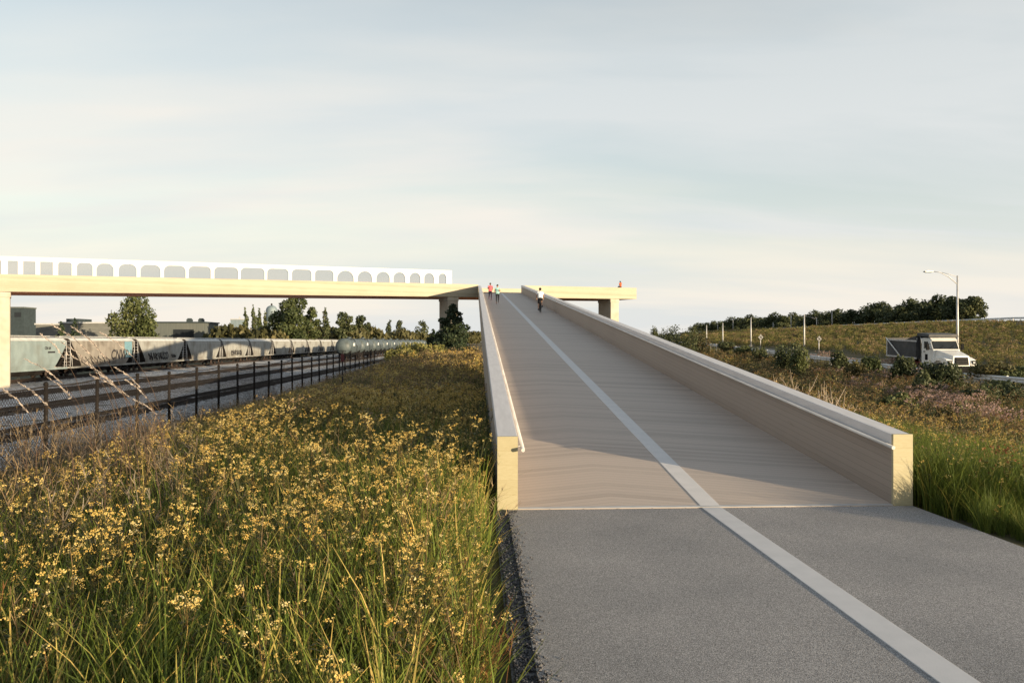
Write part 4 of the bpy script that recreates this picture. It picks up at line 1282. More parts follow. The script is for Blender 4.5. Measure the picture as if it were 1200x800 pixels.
L_rust = mat_leaf('rust brown stalks', (0.12, 0.055, 0.025), (0.26, 0.125, 0.05), (0.38, 0.22, 0.09), rand=.5)

def grass_tuft(seed, mats, nb=18, h0=.45, h1=.95, w=.006, spread=.11, dry=.25):
    g = np.random.default_rng(seed); p = PB()
    for i in range(nb):
        az = g.uniform(0, 6.28); r = spread * g.random() ** .5; a2 = g.uniform(0, 6.28)
        base = np.array([r * math.cos(a2), r * math.sin(a2), -.04])
        h = g.uniform(h0, h1)
        pts = blade_pts(g, base, h, g.uniform(.02, .22), g.uniform(.05, .55), az)
        sd = np.array([-math.sin(az), math.cos(az), 0]) * 1.0 + g.normal(0, .3, 3) * [1, 1, 0]
        isdry = g.random() < dry
        p.strip(pts, [w, w, w * .85, w * .55, w * .1], sd, np.clip(g.normal(.85 if isdry else .35, .13), 0, 1), 0)
    return p.mesh('grass_tuft', mats)

def goldenrod(seed, h=1.0, heads=6, flat=True, leafy=16, fl=1.0):
    g = np.random.default_rng(seed); p = PB()
    lean = g.uniform(.02, .18); az = g.uniform(0, 6.28); curl = g.uniform(0, .15)
    st = blade_pts(g, np.array([0, 0, -.05]), h, lean, curl, az, 6)
    stt = np.clip(g.normal(.55, .25), 0, 1)
    for k in range(2):
        sd = np.array([math.cos(k * 1.57), math.sin(k * 1.57), 0])
        p.strip(st, [.0042, .004, .0038, .0034, .003, .0025, .0015], sd, stt, 0)
    def along(f):
        x = f * 6; i = min(int(x), 5); t = x - i
        return st[i] * (1 - t) + st[i + 1] * t
    for i in range(leafy):
        f = g.uniform(.15, .9); b = along(f); a = g.uniform(0, 6.28)
        l = g.uniform(.05, .11) * (1.15 - .5 * f)
        d = np.array([math.cos(a), math.sin(a), g.uniform(.1, .7)])
        pts = [b, b + d * l * .5, b + d * l + np.array([0, 0, -.25 * l])]
        p.strip(pts, [.002, .0075, .001], np.array([-math.sin(a), math.cos(a), 0]), np.clip(g.normal(.3, .16), 0, 1), 0)
    top = st[-1]
    for i in range(heads):
        a = g.uniform(0, 6.28); f = g.uniform(.76, .97); b = along(f)
        r = g.uniform(.015, .085)
        e = np.array([top[0] + r * math.cos(a), top[1] + r * math.sin(a), top[2] + g.uniform(-.07, .03)]) if flat else along(g.uniform(.7, 1.0)) + np.array([math.cos(a), math.sin(a), .5]) * g.uniform(.02, .07)
        p.strip([b, (b + e) / 2 + np.array([0, 0, -.008]), e], [.0018, .0015, .001], np.array([-math.sin(a), math.cos(a), 0]), stt, 0)
        nt = g.normal(.5, .2)
        for k in range(int(g.integers(5, 11))):
            c = e + np.array([g.normal(0, .010), g.normal(0, .010), g.normal(0, .006) + .004])
            p.puff(c, g.uniform(.003, .0068) * fl, np.clip(nt + g.normal(0, .12), 0, 1), 1, g)
    return p.mesh('flowering_weed', [L_stem, L_flower])

def dry_stalk(seed, h=.9, m=None):
    g = np.random.default_rng(seed); p = PB()
    for s in range(4):
        az = g.uniform(0, 6.28)
        st = blade_pts(g, np.array([g.normal(0, .05), g.normal(0, .05), -.04]), h * g.uniform(.6, 1), g.uniform(.03, .3), g.uniform(0, .3), az, 5)
        for k in range(2):
            p.strip(st, [.0035, .003, .0028, .0024, .002, .001], np.array([math.cos(k * 1.57), math.sin(k * 1.57), 0]), g.uniform(.2, .7), 0)
        for i in range(12):
            f = g.uniform(.55, 1); x = f * 5; j = min(int(x), 4); b = st[j] * (1 - x + j) + st[j + 1] * (x - j)
            a = g.uniform(0, 6.28); d = np.array([math.cos(a), math.sin(a), g.uniform(.2, 1.2)]); l = g.uniform(.03, .08)
            p.strip([b, b + d * l], [.0035, .0015], np.array([-math.sin(a), math.cos(a), 0]), g.uniform(.3, 1), 0)
    return p.mesh('dry_stalk', [m or L_rust])

def weed_clump(seed, leaf, h=.8, n=150, ls=.035, topm=None, topn=40, topr=.016):
    """a leafy weed clump for the middle distance: slanting stems, leaf quads, seed heads"""
    g = np.random.default_rng(seed); p = PB()
    for s in range(9):
        az = g.uniform(0, 6.28); st = blade_pts(g, np.array([g.normal(0, .08), g.normal(0, .08), -.05]), h * g.uniform(.7, 1.05), g.uniform(.05, .35), g.uniform(0, .2), az, 3)
        p.strip(st, [.006, .005, .004, .002], np.array([-math.sin(az), math.cos(az), 0]), g.uniform(.3, 1), 0)
        for i in range(n // 9):
            f = g.uniform(.15, 1) * 3; j = min(int(f), 2); b = st[j] * (1 - f + j) + st[j + 1] * (f - j)
            a = g.uniform(0, 6.28); d = np.array([math.cos(a), math.sin(a), g.uniform(-.2, .8)]); l = ls * g.uniform(1, 2.6)
            p.strip([b, b + d * l * .5, b + d * l - np.array([0, 0, l * .2])], [ls * .15, ls * .33, .001], np.array([-math.sin(a), math.cos(a), g.normal(0, .3)]), np.clip(g.normal(.4, .22), 0, 1), 0)
        if topm is not None:
            for k in range(topn // 9):
                p.puff(st[-1] + np.array([g.normal(0, .045), g.normal(0, .045), g.normal(-.02, .03)]), topr * g.uniform(.6, 1.3), np.clip(g.normal(.5, .25), 0, 1), 1, g)
    return p.mesh('weed_clump', [leaf] + ([topm] if topm is not None else []))

def vnoise(X, Y, s, seed):
    """smooth value noise for patchiness"""
    g = np.random.default_rng(seed); T = g.random((64, 64))
    x = np.asarray(X) / s + 100; y = np.asarray(Y) / s + 100
    i, j = np.floor(x).astype(int), np.floor(y).astype(int); fx, fy = x - i, y - j
    fx = fx * fx * (3 - 2 * fx); fy = fy * fy * (3 - 2 * fy)
    q = lambda a, b: T[a % 64, b % 64]
    return (q(i, j) * (1 - fx) + q(i + 1, j) * fx) * (1 - fy) + (q(i, j + 1) * (1 - fx) + q(i + 1, j + 1) * fx) * fy

def field(x0, x1, y0, y1, dens, seed, keep=None, margin=.06):
    """random points in a rectangle, thinned to what the camera's neighbourhood can see"""
    g = np.random.default_rng(seed); n = int((x1 - x0) * (y1 - y0) * dens)
    X = g.uniform(x0, x1, n); Y = g.uniform(y0, y1, n)
    k = (X / np.maximum(Y, .1) > -.62 - margin - .8 / Y) & (X / np.maximum(Y, .1) < .72 + margin + .8 / Y)
    if keep is not None: k &= keep(X, Y, g)
    return X[k], Y[k], g

def fence_size(X, Y): return np.clip((X + 10.6) / 5.5, .22, 1) * np.where((X > -.35) & (Y < 10.5), .78, 1)
def sun_clear(X, Y):
    """grass by the path's right edge is shaped low so that sun reaches the ramp deck"""
    t = np.maximum((10.6 - Y) / .664, 0)
    return np.where(Y + .894 * (X - 6.12) < 10.7, np.where(Y > 9.3, .62, np.clip(.3 + .1 * t, .3, .55)), 1.0)
def place(name, protos, X, Y, g, label, s0=.8, s1=1.15, tilt=.12, sink=0.0, sz=None):
    n = len(X)
    P = np.stack([X, Y, terrain(X, Y) - sink], 1)
    rot = np.stack([g.normal(0, tilt, n), g.normal(0, tilt, n), g.uniform(0, 6.28, n)], 1)
    s = g.uniform(s0, s1, n) * (sz if sz is not None else 1)
    return scatter(name, protos, P, rot, np.stack([s, s, s * g.uniform(.9, 1.1, n)], 1), g.integers(0, len(protos), n), label)

# keep plants off the asphalt, gravel and rail bed
def off_left(X, Y): return (X < .14 - .12 * np.abs(np.sin(Y * 5)))
tufts = [grass_tuft(100 + i, [L_grass], nb=20, h0=.35, h1=.95, dry=.22 + .05 * i) for i in range(6)]
gold = [goldenrod(200 + i, h=RNG.uniform(.8, 1.12), heads=int(RNG.integers(3, 9)), flat=i % 3 != 0, leafy=14 + i) for i in range(12)]
stalks = [dry_stalk(300 + i) for i in range(4)]
straws = [dry_stalk(320 + i, 1.0, L_dry) for i in range(4)]
# near meadow, left
X, Y, g = field(-13, .2, 2.0, 22, 62, 1, lambda X, Y, g: off_left(X, Y) & (X > -10.0 - .0 * Y))
place('meadow_grass', tufts, X, Y, g, 'tall green and straw coloured grass of the meadow left of the path', .75, 1.2, .14, sz=fence_size(X, Y))
X, Y, g = field(-13, .2, 2.6, 24, 86, 2, lambda X, Y, g: off_left(X, Y) & (X > -9.7) & (g.random(len(X)) < (.10 + 1.5 * np.clip(vnoise(X, Y, 1.3, 5) - .30, 0, 1) + .22 * np.clip((Y - 5.5) / 3, 0, 1)) * 1.15 * np.clip((X + 10.5) / 4, .15, 1)))
place('yellow_wildflowers', gold, X, Y, g, 'cream and yellow wildflower heads covering the meadow left of the path', .52, 1.15, .13, sz=fence_size(X, Y))
X, Y, g = field(-13, .2, 3, 26, 16, 3, lambda X, Y, g: off_left(X, Y) & (X > -10) & (vnoise(X, Y, 1.7, 9) > .55))
place('rusty_stalks', stalks, X, Y, g, 'rust brown dead stalks among the meadow flowers', .8, 1.15, .15, sz=fence_size(X, Y))
X, Y, g = field(-13, .2, 4, 30, 11, 4, lambda X, Y, g: off_left(X, Y) & (X > -10) & ((X < -3.2 - .08 * Y) | (g.random(len(X)) < .2)))
place('straw_stalks', straws, X, Y, g, 'pale straw stalks at the fence side of the meadow', .6, 1.35, .22, sz=.45 + .55 * fence_size(X, Y))
L_grey = mat_leaf('grey brown dead weeds', (0.07, 0.055, 0.042), (0.17, 0.135, 0.10), (0.32, 0.27, 0.21), rand=.5)
tangle = [dry_stalk(340 + i, 1.05, L_grey if i % 3 else L_dry) for i in range(6)]
X, Y, g = field(-10.5, -3.2, 7, 19, 9, 18, lambda X, Y, g: (X < -.30 * Y - .4) & (g.random(len(X)) < np.clip(1.3 - np.abs(X + .5 * Y) / 3.0, .15, 1)))
place('weed_tangle', tangle, X, Y, g, 'tangle of tall grey brown dead weeds in front of the fence', .7, 1.55, .3)
# middle meadow
weeds = [weed_clump(400 + i, L_olive if i < 5 else L_mid, h=.7 + .07 * i, n=170, ls=.034, topm=(L_dry, L_flower, L_pale)[i % 3], topn=36 + 9 * (i % 3), topr=.018) for i in range(7)]
X, Y, g = field(-13, .25, 16, 84, 9, 6, lambda X, Y, g: (X < .05) & (X > -10.0 + .0 * Y) & (g.random(len(X)) < np.clip((Y - 14) / 12, 0, 1)))
place('olive_weeds', weeds, X, Y, g, 'olive brown weeds covering the far part of the meadow beside the ramp', .5, 1.3, .12, sz=(1 + np.clip((Y - 30) / 80, 0, .4)) * fence_size(X, Y))
gold_far = [goldenrod(240 + i, h=.95, heads=7, flat=i % 2 == 0, leafy=14, fl=1.9) for i in range(6)]
X, Y, g = field(-13, .25, 19, 60, 30, 7, lambda X, Y, g: (X < 0) & (X > -9.9) & (vnoise(X, Y, 3.0, 12) > .36))
place('far_wildflowers', gold_far, X, Y, g, 'small yellow wildflowers in drifts in the middle of the meadow', .7, 1.15, .12, sz=fence_size(X, Y))
X, Y, g = field(-13, .25, 20, 60, 10, 8, lambda X, Y, g: (X < 0) & (X > -10.6))
place('far_meadow_grass', tufts, X, Y, g, 'dry grass between the olive weeds', .8, 1.2, .15, sz=fence_size(X, Y))
dk_weeds = [weed_clump(420 + i, L_mid, h=.8, n=190, ls=.036, topm=L_mid, topn=9) for i in range(3)]
X, Y, g = field(-6, .25, 11, 60, 7, 16, lambda X, Y, g: (X < .2) & (X > -1.2 - .07 * Y) & ((vnoise(X, Y, 2.2, 44) > .38) | (X > -.5)))
place('green_weeds', dk_weeds, X, Y, g, 'dark green weeds growing along the foot of the ramp wall', .8, 1.3, .12)
# foot of the fence and the rail-bed edge: thin weeds
X, Y, g = field(-13.8, -9.6, 12, 80, 4.5, 9, lambda X, Y, g: g.random(len(X)) < np.clip((X + 13.8) / 3.2, .05, 1))
place('fence_weeds', straws + stalks, X, Y, g, 'thin dry weeds along the foot of the fence', .3, .8, .2)
X, Y, g = field(-50, -14, 18, 120, .8, 19, lambda X, Y, g: (np.minimum.reduce([np.abs(X + c) for c in (20.5, 27.5, 35, 47)]) > 1.5) & (vnoise(X, Y, 5, 8) > .5))
place('yard_weeds', straws + stalks, X, Y, g, 'sparse low weeds growing in the ballast between the tracks', .2, .6, .2)
# right of the ramp: lush grass by the path, mixed weeds down the slope
lush = [grass_tuft(500 + i, [L_lush], nb=26, h0=.5, h1=1.05, w=.0055, spread=.10, dry=.12) for i in range(5)]
X, Y, g = field(6.2, 15, 5.5, 24, 85, 10, lambda X, Y, g: (X > 6.3 + .1 * np.abs(np.sin(Y * 3))) & (Y + .9 * X > 14.6) & (X < 10.5 + 3 * vnoise(Y, Y * 0, 3, 3)))
place('lush_grass', lush, X, Y, g, 'tall lush green grass on the right edge of the path', .75, 1.1, .13, sz=sun_clear(X, Y))
X, Y, g = field(6.3, 20, 8, 30, 9, 11, lambda X, Y, g: (X > 6.5) & (vnoise(X, Y, 1.8, 21) > .55))
place('right_wildflowers', gold, X, Y, g, 'pale yellow wildflowers above the lush grass right of the ramp', .8, 1.1, .13, sz=sun_clear(X, Y))
rweeds = [weed_clump(440 + i, (L_olive, L_mid, L_olive, L_belt, L_olive, L_mid)[i], h=.6 + .1 * i, n=190, ls=.036, topm=[L_dry, L_pale, L_flower, L_dry, L_rust, L_dry][i], topn=36) for i in range(6)]
X, Y, g = field(6.6, 31.8, 10, 105, 6.0, 12, lambda X, Y, g: (X > 7.1) & (X > .22 * Y) & (g.random(len(X)) < np.clip(1.35 - Y / 110, .4, 1)))
X2, Y2_, g2 = field(30.6, 33.2, 40, 150, 3.0, 77); X = np.concatenate([X, X2]); Y = np.concatenate([Y, Y2_])
place('slope_weeds', rweeds, X, Y, g, 'brown and olive weeds on the slope between the ramp and the lower road', .5, 1.2, .14, sz=(1 + np.clip((Y - 30) / 70, 0, .6)) * np.clip((35 - X) / 7, .62, 1) * sun_clear(X, Y))
pinks = [weed_clump(460 + i, L_olive, h=1.0, n=110, ls=.034, topm=L_pinkf, topn=80, topr=.022) for i in range(3)]
g = np.random.default_rng(13)
_c = []
for px, py, n_ in ((1112, 472, 26), (1098, 462, 14), (1062, 446, 18), (1046, 438, 12), (1030, 446, 10), (985, 440, 16), (968, 432, 10), (1135, 486, 14), (1074, 462, 12), (1008, 452, 8)):
    dd = ray(px, py + 6); tt = (EYE + .75) / -dd.z
    _c.append(np.stack([g.normal(dd.x * tt, .6, n_ * 2), g.normal(dd.y * tt, 1.3, n_ * 2)], 1))
_c = np.concatenate(_c); X, Y = _c[:, 0], _c[:, 1]
place('pink_wildflowers', pinks, X, Y, g, 'pale pink flower heads in patches on the slope below the dump truck', .9, 1.35, .12)
# bank up to the upper road
bank = [weed_clump(480 + i, L_olive, h=.55, n=90, ls=.05, topm=L_dry if i % 2 else L_olive, topn=27, topr=.03) for i in range(5)]
X, Y, g = field(44.8, 108.5, 58, 330, .85, 14, lambda X, Y, g: (X > .27 * Y) & (g.random(len(X)) < np.clip(1.5 - Y / 190, .25, 1)))
place('bank_grass', bank, X, Y, g, 'dry golden brown grass and weeds on the bank below the upper road', .8, 1.5, .12, sz=(1 + np.clip((Y - 70) / 160, 0, 1.0)) * np.clip((112 - X) / 14, .45, 1))

# ------------------------------------------------------------------ individual shrubs, reeds, stalks, bare bushes
def shrub_px(px, Y, w, h, leaf, label, n=1800, ls=.11, seed=1, group=None, X=None):
    X = span(px, px, Y)[0]
    return tree('shrub', X, Y, h, w, leaf, label, n=n, lsize=ls, seed=seed, kind='bush', cat='shrub', group=group)
for px, Y, w, h, leaf, lab in (
        (470, 62, 3.0, 2.0, L_olive, 'olive shrub where the fence ends, left of the small pine'),
        (487, 68, 3.2, 2.5, L_olive, 'wide olive shrub in front of the small pine'),
        (512, 66, 3.0, 2.3, L_olive, 'olive shrub in front of the dense pine'),
        (545, 70, 2.6, 1.9, L_mid, 'green shrub between the dense pine and the ramp wall'),
        (538, 58, 2.2, 1.3, L_red, 'low reddish shrub against the ramp wall')):
    shrub_px(px, Y, w, h, leaf, lab, seed=int(px) + 600, n=2000, ls=.12)
for px, top, Y, w, leaf, lab in (
        (1055, 419, 51, 1.7, L_dark, 'round dark shrub below the rear of the dump truck'),
        (1103, 425, 44, 3.0, L_dark, 'dark bushy shrub under the front of the dump truck'),
        (1088, 436, 41, 2.0, L_dark, 'dark shrub with pink flowers beside it, below the truck cab'),
        (1163, 427, 48, 2.8, L_belt, 'olive shrub right of the dump truck front'),
        (1192, 430, 47, 2.4, L_mid, 'green shrub at the right edge of the photo, behind a wide dark one'),
        (1178, 447, 38, 3.0, L_dark, 'wide dark shrub at the right edge of the photo'),
        (1150, 455, 37, 1.8, L_dark, 'dark shrub touching the left side of the wide dark one'),
        (1021, 419, 55, 1.6, L_mid, 'green shrub beside the guard rail left of the dump truck'),
        (1003, 424, 54, 1.6, L_belt, 'low olive shrub left of the green one by the guard rail'),
        (985, 413, 60, 1.6, L_dark, 'small dark shrub below the end of the visible guard rail'),
        (920, 402, 62, 2.5, L_dark, 'dark green shrub behind the bare pale twigs'),
        (936, 410, 60, 1.6, L_mid, 'green shrub on the right of the dark green one behind the bare twigs'),
        (892, 407, 80, 2.0, L_dark, 'dark shrub on the slope left of the bare pale twigs'),
        (873, 406, 90, 2.4, L_mid, 'green shrub halfway along the slope above the ramp wall'),
        (852, 402, 96, 2.4, L_dark, 'dark shrub near the pale poles, above the ramp wall'),
        (820, 391, 92, 3.4, L_red, 'reddish bush right of the dark bushes above the ramp wall'),
        (803, 384, 90, 3.4, L_dark, 'dark bush rising above the ramp wall, second from the bridge end'),
        (785, 385, 90, 3.2, L_dark, 'dark leafy bush nearest the bridge end, above the ramp wall'),
        (768, 384, 96, 1.6, L_dark, 'small dark bush tip just showing above the ramp wall'),
        (945, 452, 40, 1.8, L_belt, 'low olive shrub between the bare twigs and the ramp wall'),
        (1125, 470, 30, 2.0, L_belt, 'low olive shrub on the slope above the lush grass'),
        (1050, 462, 34, 1.8, L_mid, 'low green shrub above the low end of the ramp wall')):
    X = span(px, px, Y)[0]
    hh = (zpx(top, Y, px) - float(terrain(X, Y))) * 1.1
    tree('shrub', X, Y, max(hh, .7), w, leaf, lab, n=2600, lsize=.1, seed=int(px) + 700, kind='bush', cat='shrub')

def bare_bush(px, Y, h, label, seed, n=7, group='bare pale bushes on the slope'):
    g = random.Random(seed); X = span(px, px, Y)[0]
    m = MB()
    for i in range(n):
        a = g.uniform(0, 6.28); s = g.uniform(.15, .5)
        p0 = Vector((g.uniform(-.15, .15), g.uniform(-.15, .15), -.1)); d = Vector((math.cos(a) * s, math.sin(a) * s, 1)).normalized()
        L = h * g.uniform(.6, 1.05); pts = [p0 + d * L * f + Vector((g.uniform(-.05, .05), g.uniform(-.05, .05), 0)) * (1 if f else 0) for f in (0, .35, .7, 1)]
        m.tube(pts, [.024, .019, .013, .004], 5)
        for k in range(3):
            f = g.uniform(.4, .85); b = p0 + d * L * f
            e = b + Vector((g.uniform(-.4, .4), g.uniform(-.4, .4), g.uniform(.15, .5))) * h * .4
            m.tube([b, (b + e) / 2 + Vector((0, 0, .03)), e], [.011, .008, .003], 4)
    o = m.build('bare_bush', M['twig'])
    o.location = (X, Y, float(terrain(X, Y)))
    return tag(o, label, 'bare bush', group)
bare_bush(918, 33, 2.0, 'leafless pale bush above the ramp wall, leftmost of the bare ones', 1)
bare_bush(936, 36, 2.3, 'tallest leafless pale bush, in front of a green shrub', 2)
bare_bush(968, 26, 1.9, 'leafless pale bush leaning right, just above the ramp wall', 3)
bare_bush(984, 27, 1.8, 'leafless pale bush nearest the low end of the ramp wall', 4)
bare_bush(1012, 24, 1.1, 'small leafless twigs low beside the ramp wall', 5, 4)
bare_bush(1062, 21, 1.3, 'thin leafless twigs just above the end of the right ramp wall', 6, 3)

def reed(px, py, Y, label, seed, bend=1.0):
    """tall grass stem, its pale plume bowed over to the right; px, py is where the plume's tip stands"""
    g = random.Random(seed); d = ray(px, py); X = d.x / d.y * Y; z = EYE + d.z / d.y * Y
    zg = float(terrain(X + .6, Y)); h = z - zg
    m = MB(); B = .85 * bend; oy = g.uniform(-.1, .1)
    hk = (h + .1) / .88
    pts = [Vector((B * (1 - f ** 3.2), oy * (1 - f), -.1 + hk * (f - .12 * f ** 5))) for f in np.linspace(0, 1, 12)]
    m.tube(pts, [.006 - .0004 * k for k in range(12)], 5)
    t = empty('reed', (X, Y, zg), 0, label, 'reed', 'tall dry reeds at the left')
    m.build('stem', M['stalk'], t)
    pl = PB(); gg = np.random.default_rng(seed)
    a, mid_, b = np.array(pts[-3]), np.array(pts[-2]), np.array(pts[-1])
    for k in range(110):
        f = gg.random() * 2; c = a + (mid_ - a) * f if f < 1 else mid_ + (b - mid_) * (f - 1)
        dd = (b - a) / np.linalg.norm(b - a) + gg.normal(0, .33, 3); dd /= np.linalg.norm(dd)
        l = gg.uniform(.02, .045)
        pl.strip([c, c + dd * l], [.003, .001], np.cross(dd, gg.standard_normal(3)), gg.uniform(.4, 1), 0)
    link_mesh('plume', pl.mesh('plume', [L_plume]), t)
    for k in range(2):
        f = g.uniform(.35, .6); b0 = Vector(pts[int(f * 11)])
        lf = PB(); s = g.choice((-1, 1))
        q = [np.array(b0), np.array(b0) + np.array([.12 * s, 0, .14]), np.array(b0) + np.array([.3 * s, .02, .06])]
        lf.strip(q, [.004, .009, .001], np.array([0, 1, .2]), .4, 0)
        link_mesh('leaf', lf.mesh('leaf', [L_dry]), t)
    return t
L_plume = mat_leaf('pale pink reed plume', (0.32, 0.26, 0.22), (0.46, 0.39, 0.34), (0.54, 0.48, 0.43), rand=.2)
rp = [(62, 382, 9.0), (86, 385, 8.6), (72, 402, 9.4), (78, 416, 8.2), (48, 393, 10.2), (30, 422, 9.8), (3, 457, 8.6), (22, 450, 9.2), (57, 444, 10.4), (105, 440, 9.4),
      (114, 438, 10.0), (136, 432, 10.6), (147, 446, 11.2), (158, 470, 11.6), (118, 391, 11.0)]
where = ['tallest reed, its plume against the graffiti wagon', 'reed with a long plume just right of the tallest one', 'reed with a bowed plume between the two hopper wagons', 'lower reed with a thick plume before the wagon gap',
         'reed with its plume before the pale blue wagon', 'bowed reed below the number on the pale blue wagon', 'reed at the very left edge before the rails', 'short reed near the left edge, second from it',
         'reed crossing the fence wire near its first post', 'reed standing by the second fence post', 'reed just right of the one by the second fence post', 'reed before the fence between its second and third posts',
         'reed left of the third fence post', 'lowest reed, right of the third fence post', 'thin reed before the graffiti letters']
for i, ((px, py, Y), lab) in enumerate(zip(rp, where)):
    reed(px, py, Y, lab, 900 + i, bend=random.uniform(.7, 1.3))

def dead_stalk(px, py, Y, label, seed):
    g = random.Random(seed); d = ray(px, py); X = d.x / d.y * Y; z = EYE + d.z / d.y * Y; zg = float(terrain(X, Y)); h = z - zg
    m = MB(); lean = g.uniform(-.12, .12)
    pts = [Vector((lean * (f - 1) * h + g.uniform(-.01, .01), 0, -.1 + (h + .1) * f)) for f in np.linspace(0, 1, 6)]
    m.tube(pts, [.008, .008, .007, .006, .005, .003], 6)
    for k in range(g.randint(2, 5)):
        b = pts[g.randint(3, 4)]; a = g.uniform(0, 6.28); e = b + Vector((math.cos(a) * .12, math.sin(a) * .12, g.uniform(.1, .25)))
        m.tube([b, e], [.004, .002], 5)
        m.ball(e, .012, 5)
    o = m.build('dead_stalk', M['stalk']); o.location = (X, Y, zg)
    return tag(o, label, 'dead stalk', 'dark dead stalks in the meadow')
STP = [(30, 520, 9.2, 'dark dead stalk farthest left in the meadow'), (45, 505, 9.8, 'dark dead stalk second from the left edge'), (83, 520, 8.7, 'leaning dark dead stalk below the first fence post'),
       (122, 493, 10.4, 'dark dead stalk leftmost of the cluster below the third fence post'), (132, 488, 10.8, 'dark dead stalk second in the cluster below the third fence post'),
       (143, 492, 10.2, 'dark dead stalk in the middle of the cluster below the third fence post'), (153, 486, 11.2, 'tall dark dead stalk near the right of the cluster'),
       (171, 500, 11.0, 'dark dead stalk at the right end of the cluster'), (188, 492, 11.8, 'lone dark dead stalk below the fourth fence post'), (122, 555, 8.0, 'short dark dead stalk low in the flowers'),
       (475, 575, 8.5, 'dark dead stalk near the left end of the ramp wall')]
for i, (px, py, Y, lab) in enumerate(STP): dead_stalk(px, py, Y, lab, 950 + i)

# ------------------------------------------------------------------ dump truck (front faces -Y in its own frame, origin on the road under the front bumper)
M['truck_white'] = mat('white truck paint', (0.74, 0.74, 0.72), (0.68, 0.68, 0.66), 1.5, rough=0.3, spec=0.5, c3=(0.5, 0.47, 0.42), scale3=1.2, amt3=0.25)
M['bed_grey'] = mat('dark grey dump bed', (0.055, 0.058, 0.064), (0.04, 0.042, 0.046), 2, rough=0.6, c3=(0.10, 0.095, 0.09), scale3=1.0, amt3=0.5)
M['chrome'] = mat('polished trim', (0.6, 0.6, 0.6), None, 5, rough=0.2, metallic=0.9)
M['red'] = mat('red steel', (0.22, 0.03, 0.025), None, 5, rough=0.5)
M['lens_w'] = mat('headlight lens', (0.5, 0.52, 0.54), None, 5, rough=0.1, spec=0.6)
tY = 55.0
tX = 35.8
slope_t = math.atan2(float(road_z(tY + 8) - road_z(tY)), 8)
truck = empty('dump_truck', (tX, tY, float(road_z(tY)) + .01), 0, 'white cab dump truck with a dark grey bed driving along the lower road', 'dump truck')
truck.rotation_euler = (slope_t, 0, 0)
W = 1.12
# hood: nose slopes down to the front, narrower than the fenders
hood = MB()
hood.hexa([(-.72, .10, .74), (.72, .10, .74), (.95, 1.95, .74), (-.95, 1.95, .74), (-.62, .18, 1.60), (.62, .18, 1.60), (.90, 1.95, 1.98), (-.90, 1.95, 1.98)])
hood.build('hood', M['truck_white'], truck, bevel=.05)
gr = MB().hexa([(-.52, .03, .92), (.52, .03, .92), (.52, .2, .92), (-.52, .2, .92), (-.47, .09, 1.50), (.47, .09, 1.50), (.47, .25, 1.50), (-.47, .25, 1.50)]).build('grille', M['black'], truck, bevel=.02)
gs = MB()
for z in np.arange(.98, 1.5, .13): gs.box(-.45, .45, .03 + (z - .92) * .1 - .012, .03 + (z - .92) * .1 + .03, z, z + .02)
gs.build('grille_bars', M['bed_grey'], gr)
for s in (-1, 1):
    f = MB().prism([(.12, .72), (.08, 1.05), (.22, 1.32), (.7, 1.48), (1.5, 1.46), (2.0, 1.25), (2.1, .75), (1.85, .75), (1.72, 1.02), (1.4, 1.2), (1.0, 1.2), (.68, 1.02), (.56, .72)], min(s * .70, s * W), max(s * .70, s * W), 'x')
    f.build('fender', M['truck_white'], truck, bevel=.03)
    h = MB().prism([(.85, 1.0), (1.1, 1.02), (1.1, 1.2), (.82, 1.24)], .05, .13, 'y')
    h = MB().box(min(s * .78, s * 1.08), max(s * .78, s * 1.08), .045, .20, .98, 1.26).build('headlight', M['black'], truck, bevel=.02)
    MB().box(min(s * .82, s * 1.0), max(s * .82, s * .98), .030, .044, 1.05, 1.17).build('lens', M['lens_w'], h)
    MB().box(min(s * .55, s * .75), max(s * .55, s * .75), 1.15, 1.5, 1.62, 1.72).build('hood_vent', M['black'], truck)
bp_ = MB().prism([(-1.15, .45), (-1.2, .82), (-.8, .86), (.8, .86), (1.2, .82), (1.15, .45), (.7, .40), (-.7, .40)], -.12, .06, 'y')
bp_.build('bumper', M['black'], truck, bevel=.02)
# cab
cab = MB()
cab.prism([(1.95, .80), (1.95, 1.98), (2.02, 2.02), (2.42, 2.74), (2.6, 2.86), (3.42, 2.86), (3.5, 2.75), (3.5, .80)], -1.05, 1.05, 'x')
cab.build('cab', M['truck_white'], truck, bevel=.05)
# windscreen, in a slanted plane just proud of the cab
def slant(x0, x1, f0, f1, off):
    a, b = Vector((0, 2.02, 2.02)), Vector((0, 2.42, 2.74)); n = Vector((0, -.72, .40)).normalized()
    p = lambda x, f, o: tuple(a + (b - a) * f + Vector((x, 0, 0)) + n * o)
    return [p(x0, f0, off - .03), p(x1, f0, off - .03), p(x1, f1, off - .03), p(x0, f1, off - .03), p(x0, f0, off), p(x1, f0, off), p(x1, f1, off), p(x0, f1, off)]
ws = MB().hexa(slant(-.94, .94, .06, .90, .012)).build('windscreen', M['glass_dark'], truck)
wf = MB().hexa(slant(-.98, -.935, .02, .96, .022)); wf.hexa(slant(.935, .98, .02, .96, .022)); wf.hexa(slant(-.93, .93, .01, .06, .022))
wf.build('frame', M['black'], ws)
wp = MB().tube([(-.5, 1.99, 2.07), (-.1, 2.14, 2.32)], .012, 5); wp.tube([(.3, 1.99, 2.07), (.7, 2.14, 2.32)], .012, 5)
wp.build('wiper', M['black'], ws)
MB().prism([(2.3, 2.62), (2.22, 2.70), (2.5, 2.88), (2.6, 2.86)], -1.0, 1.0, 'x').build('sun_visor', M['truck_white'], truck)
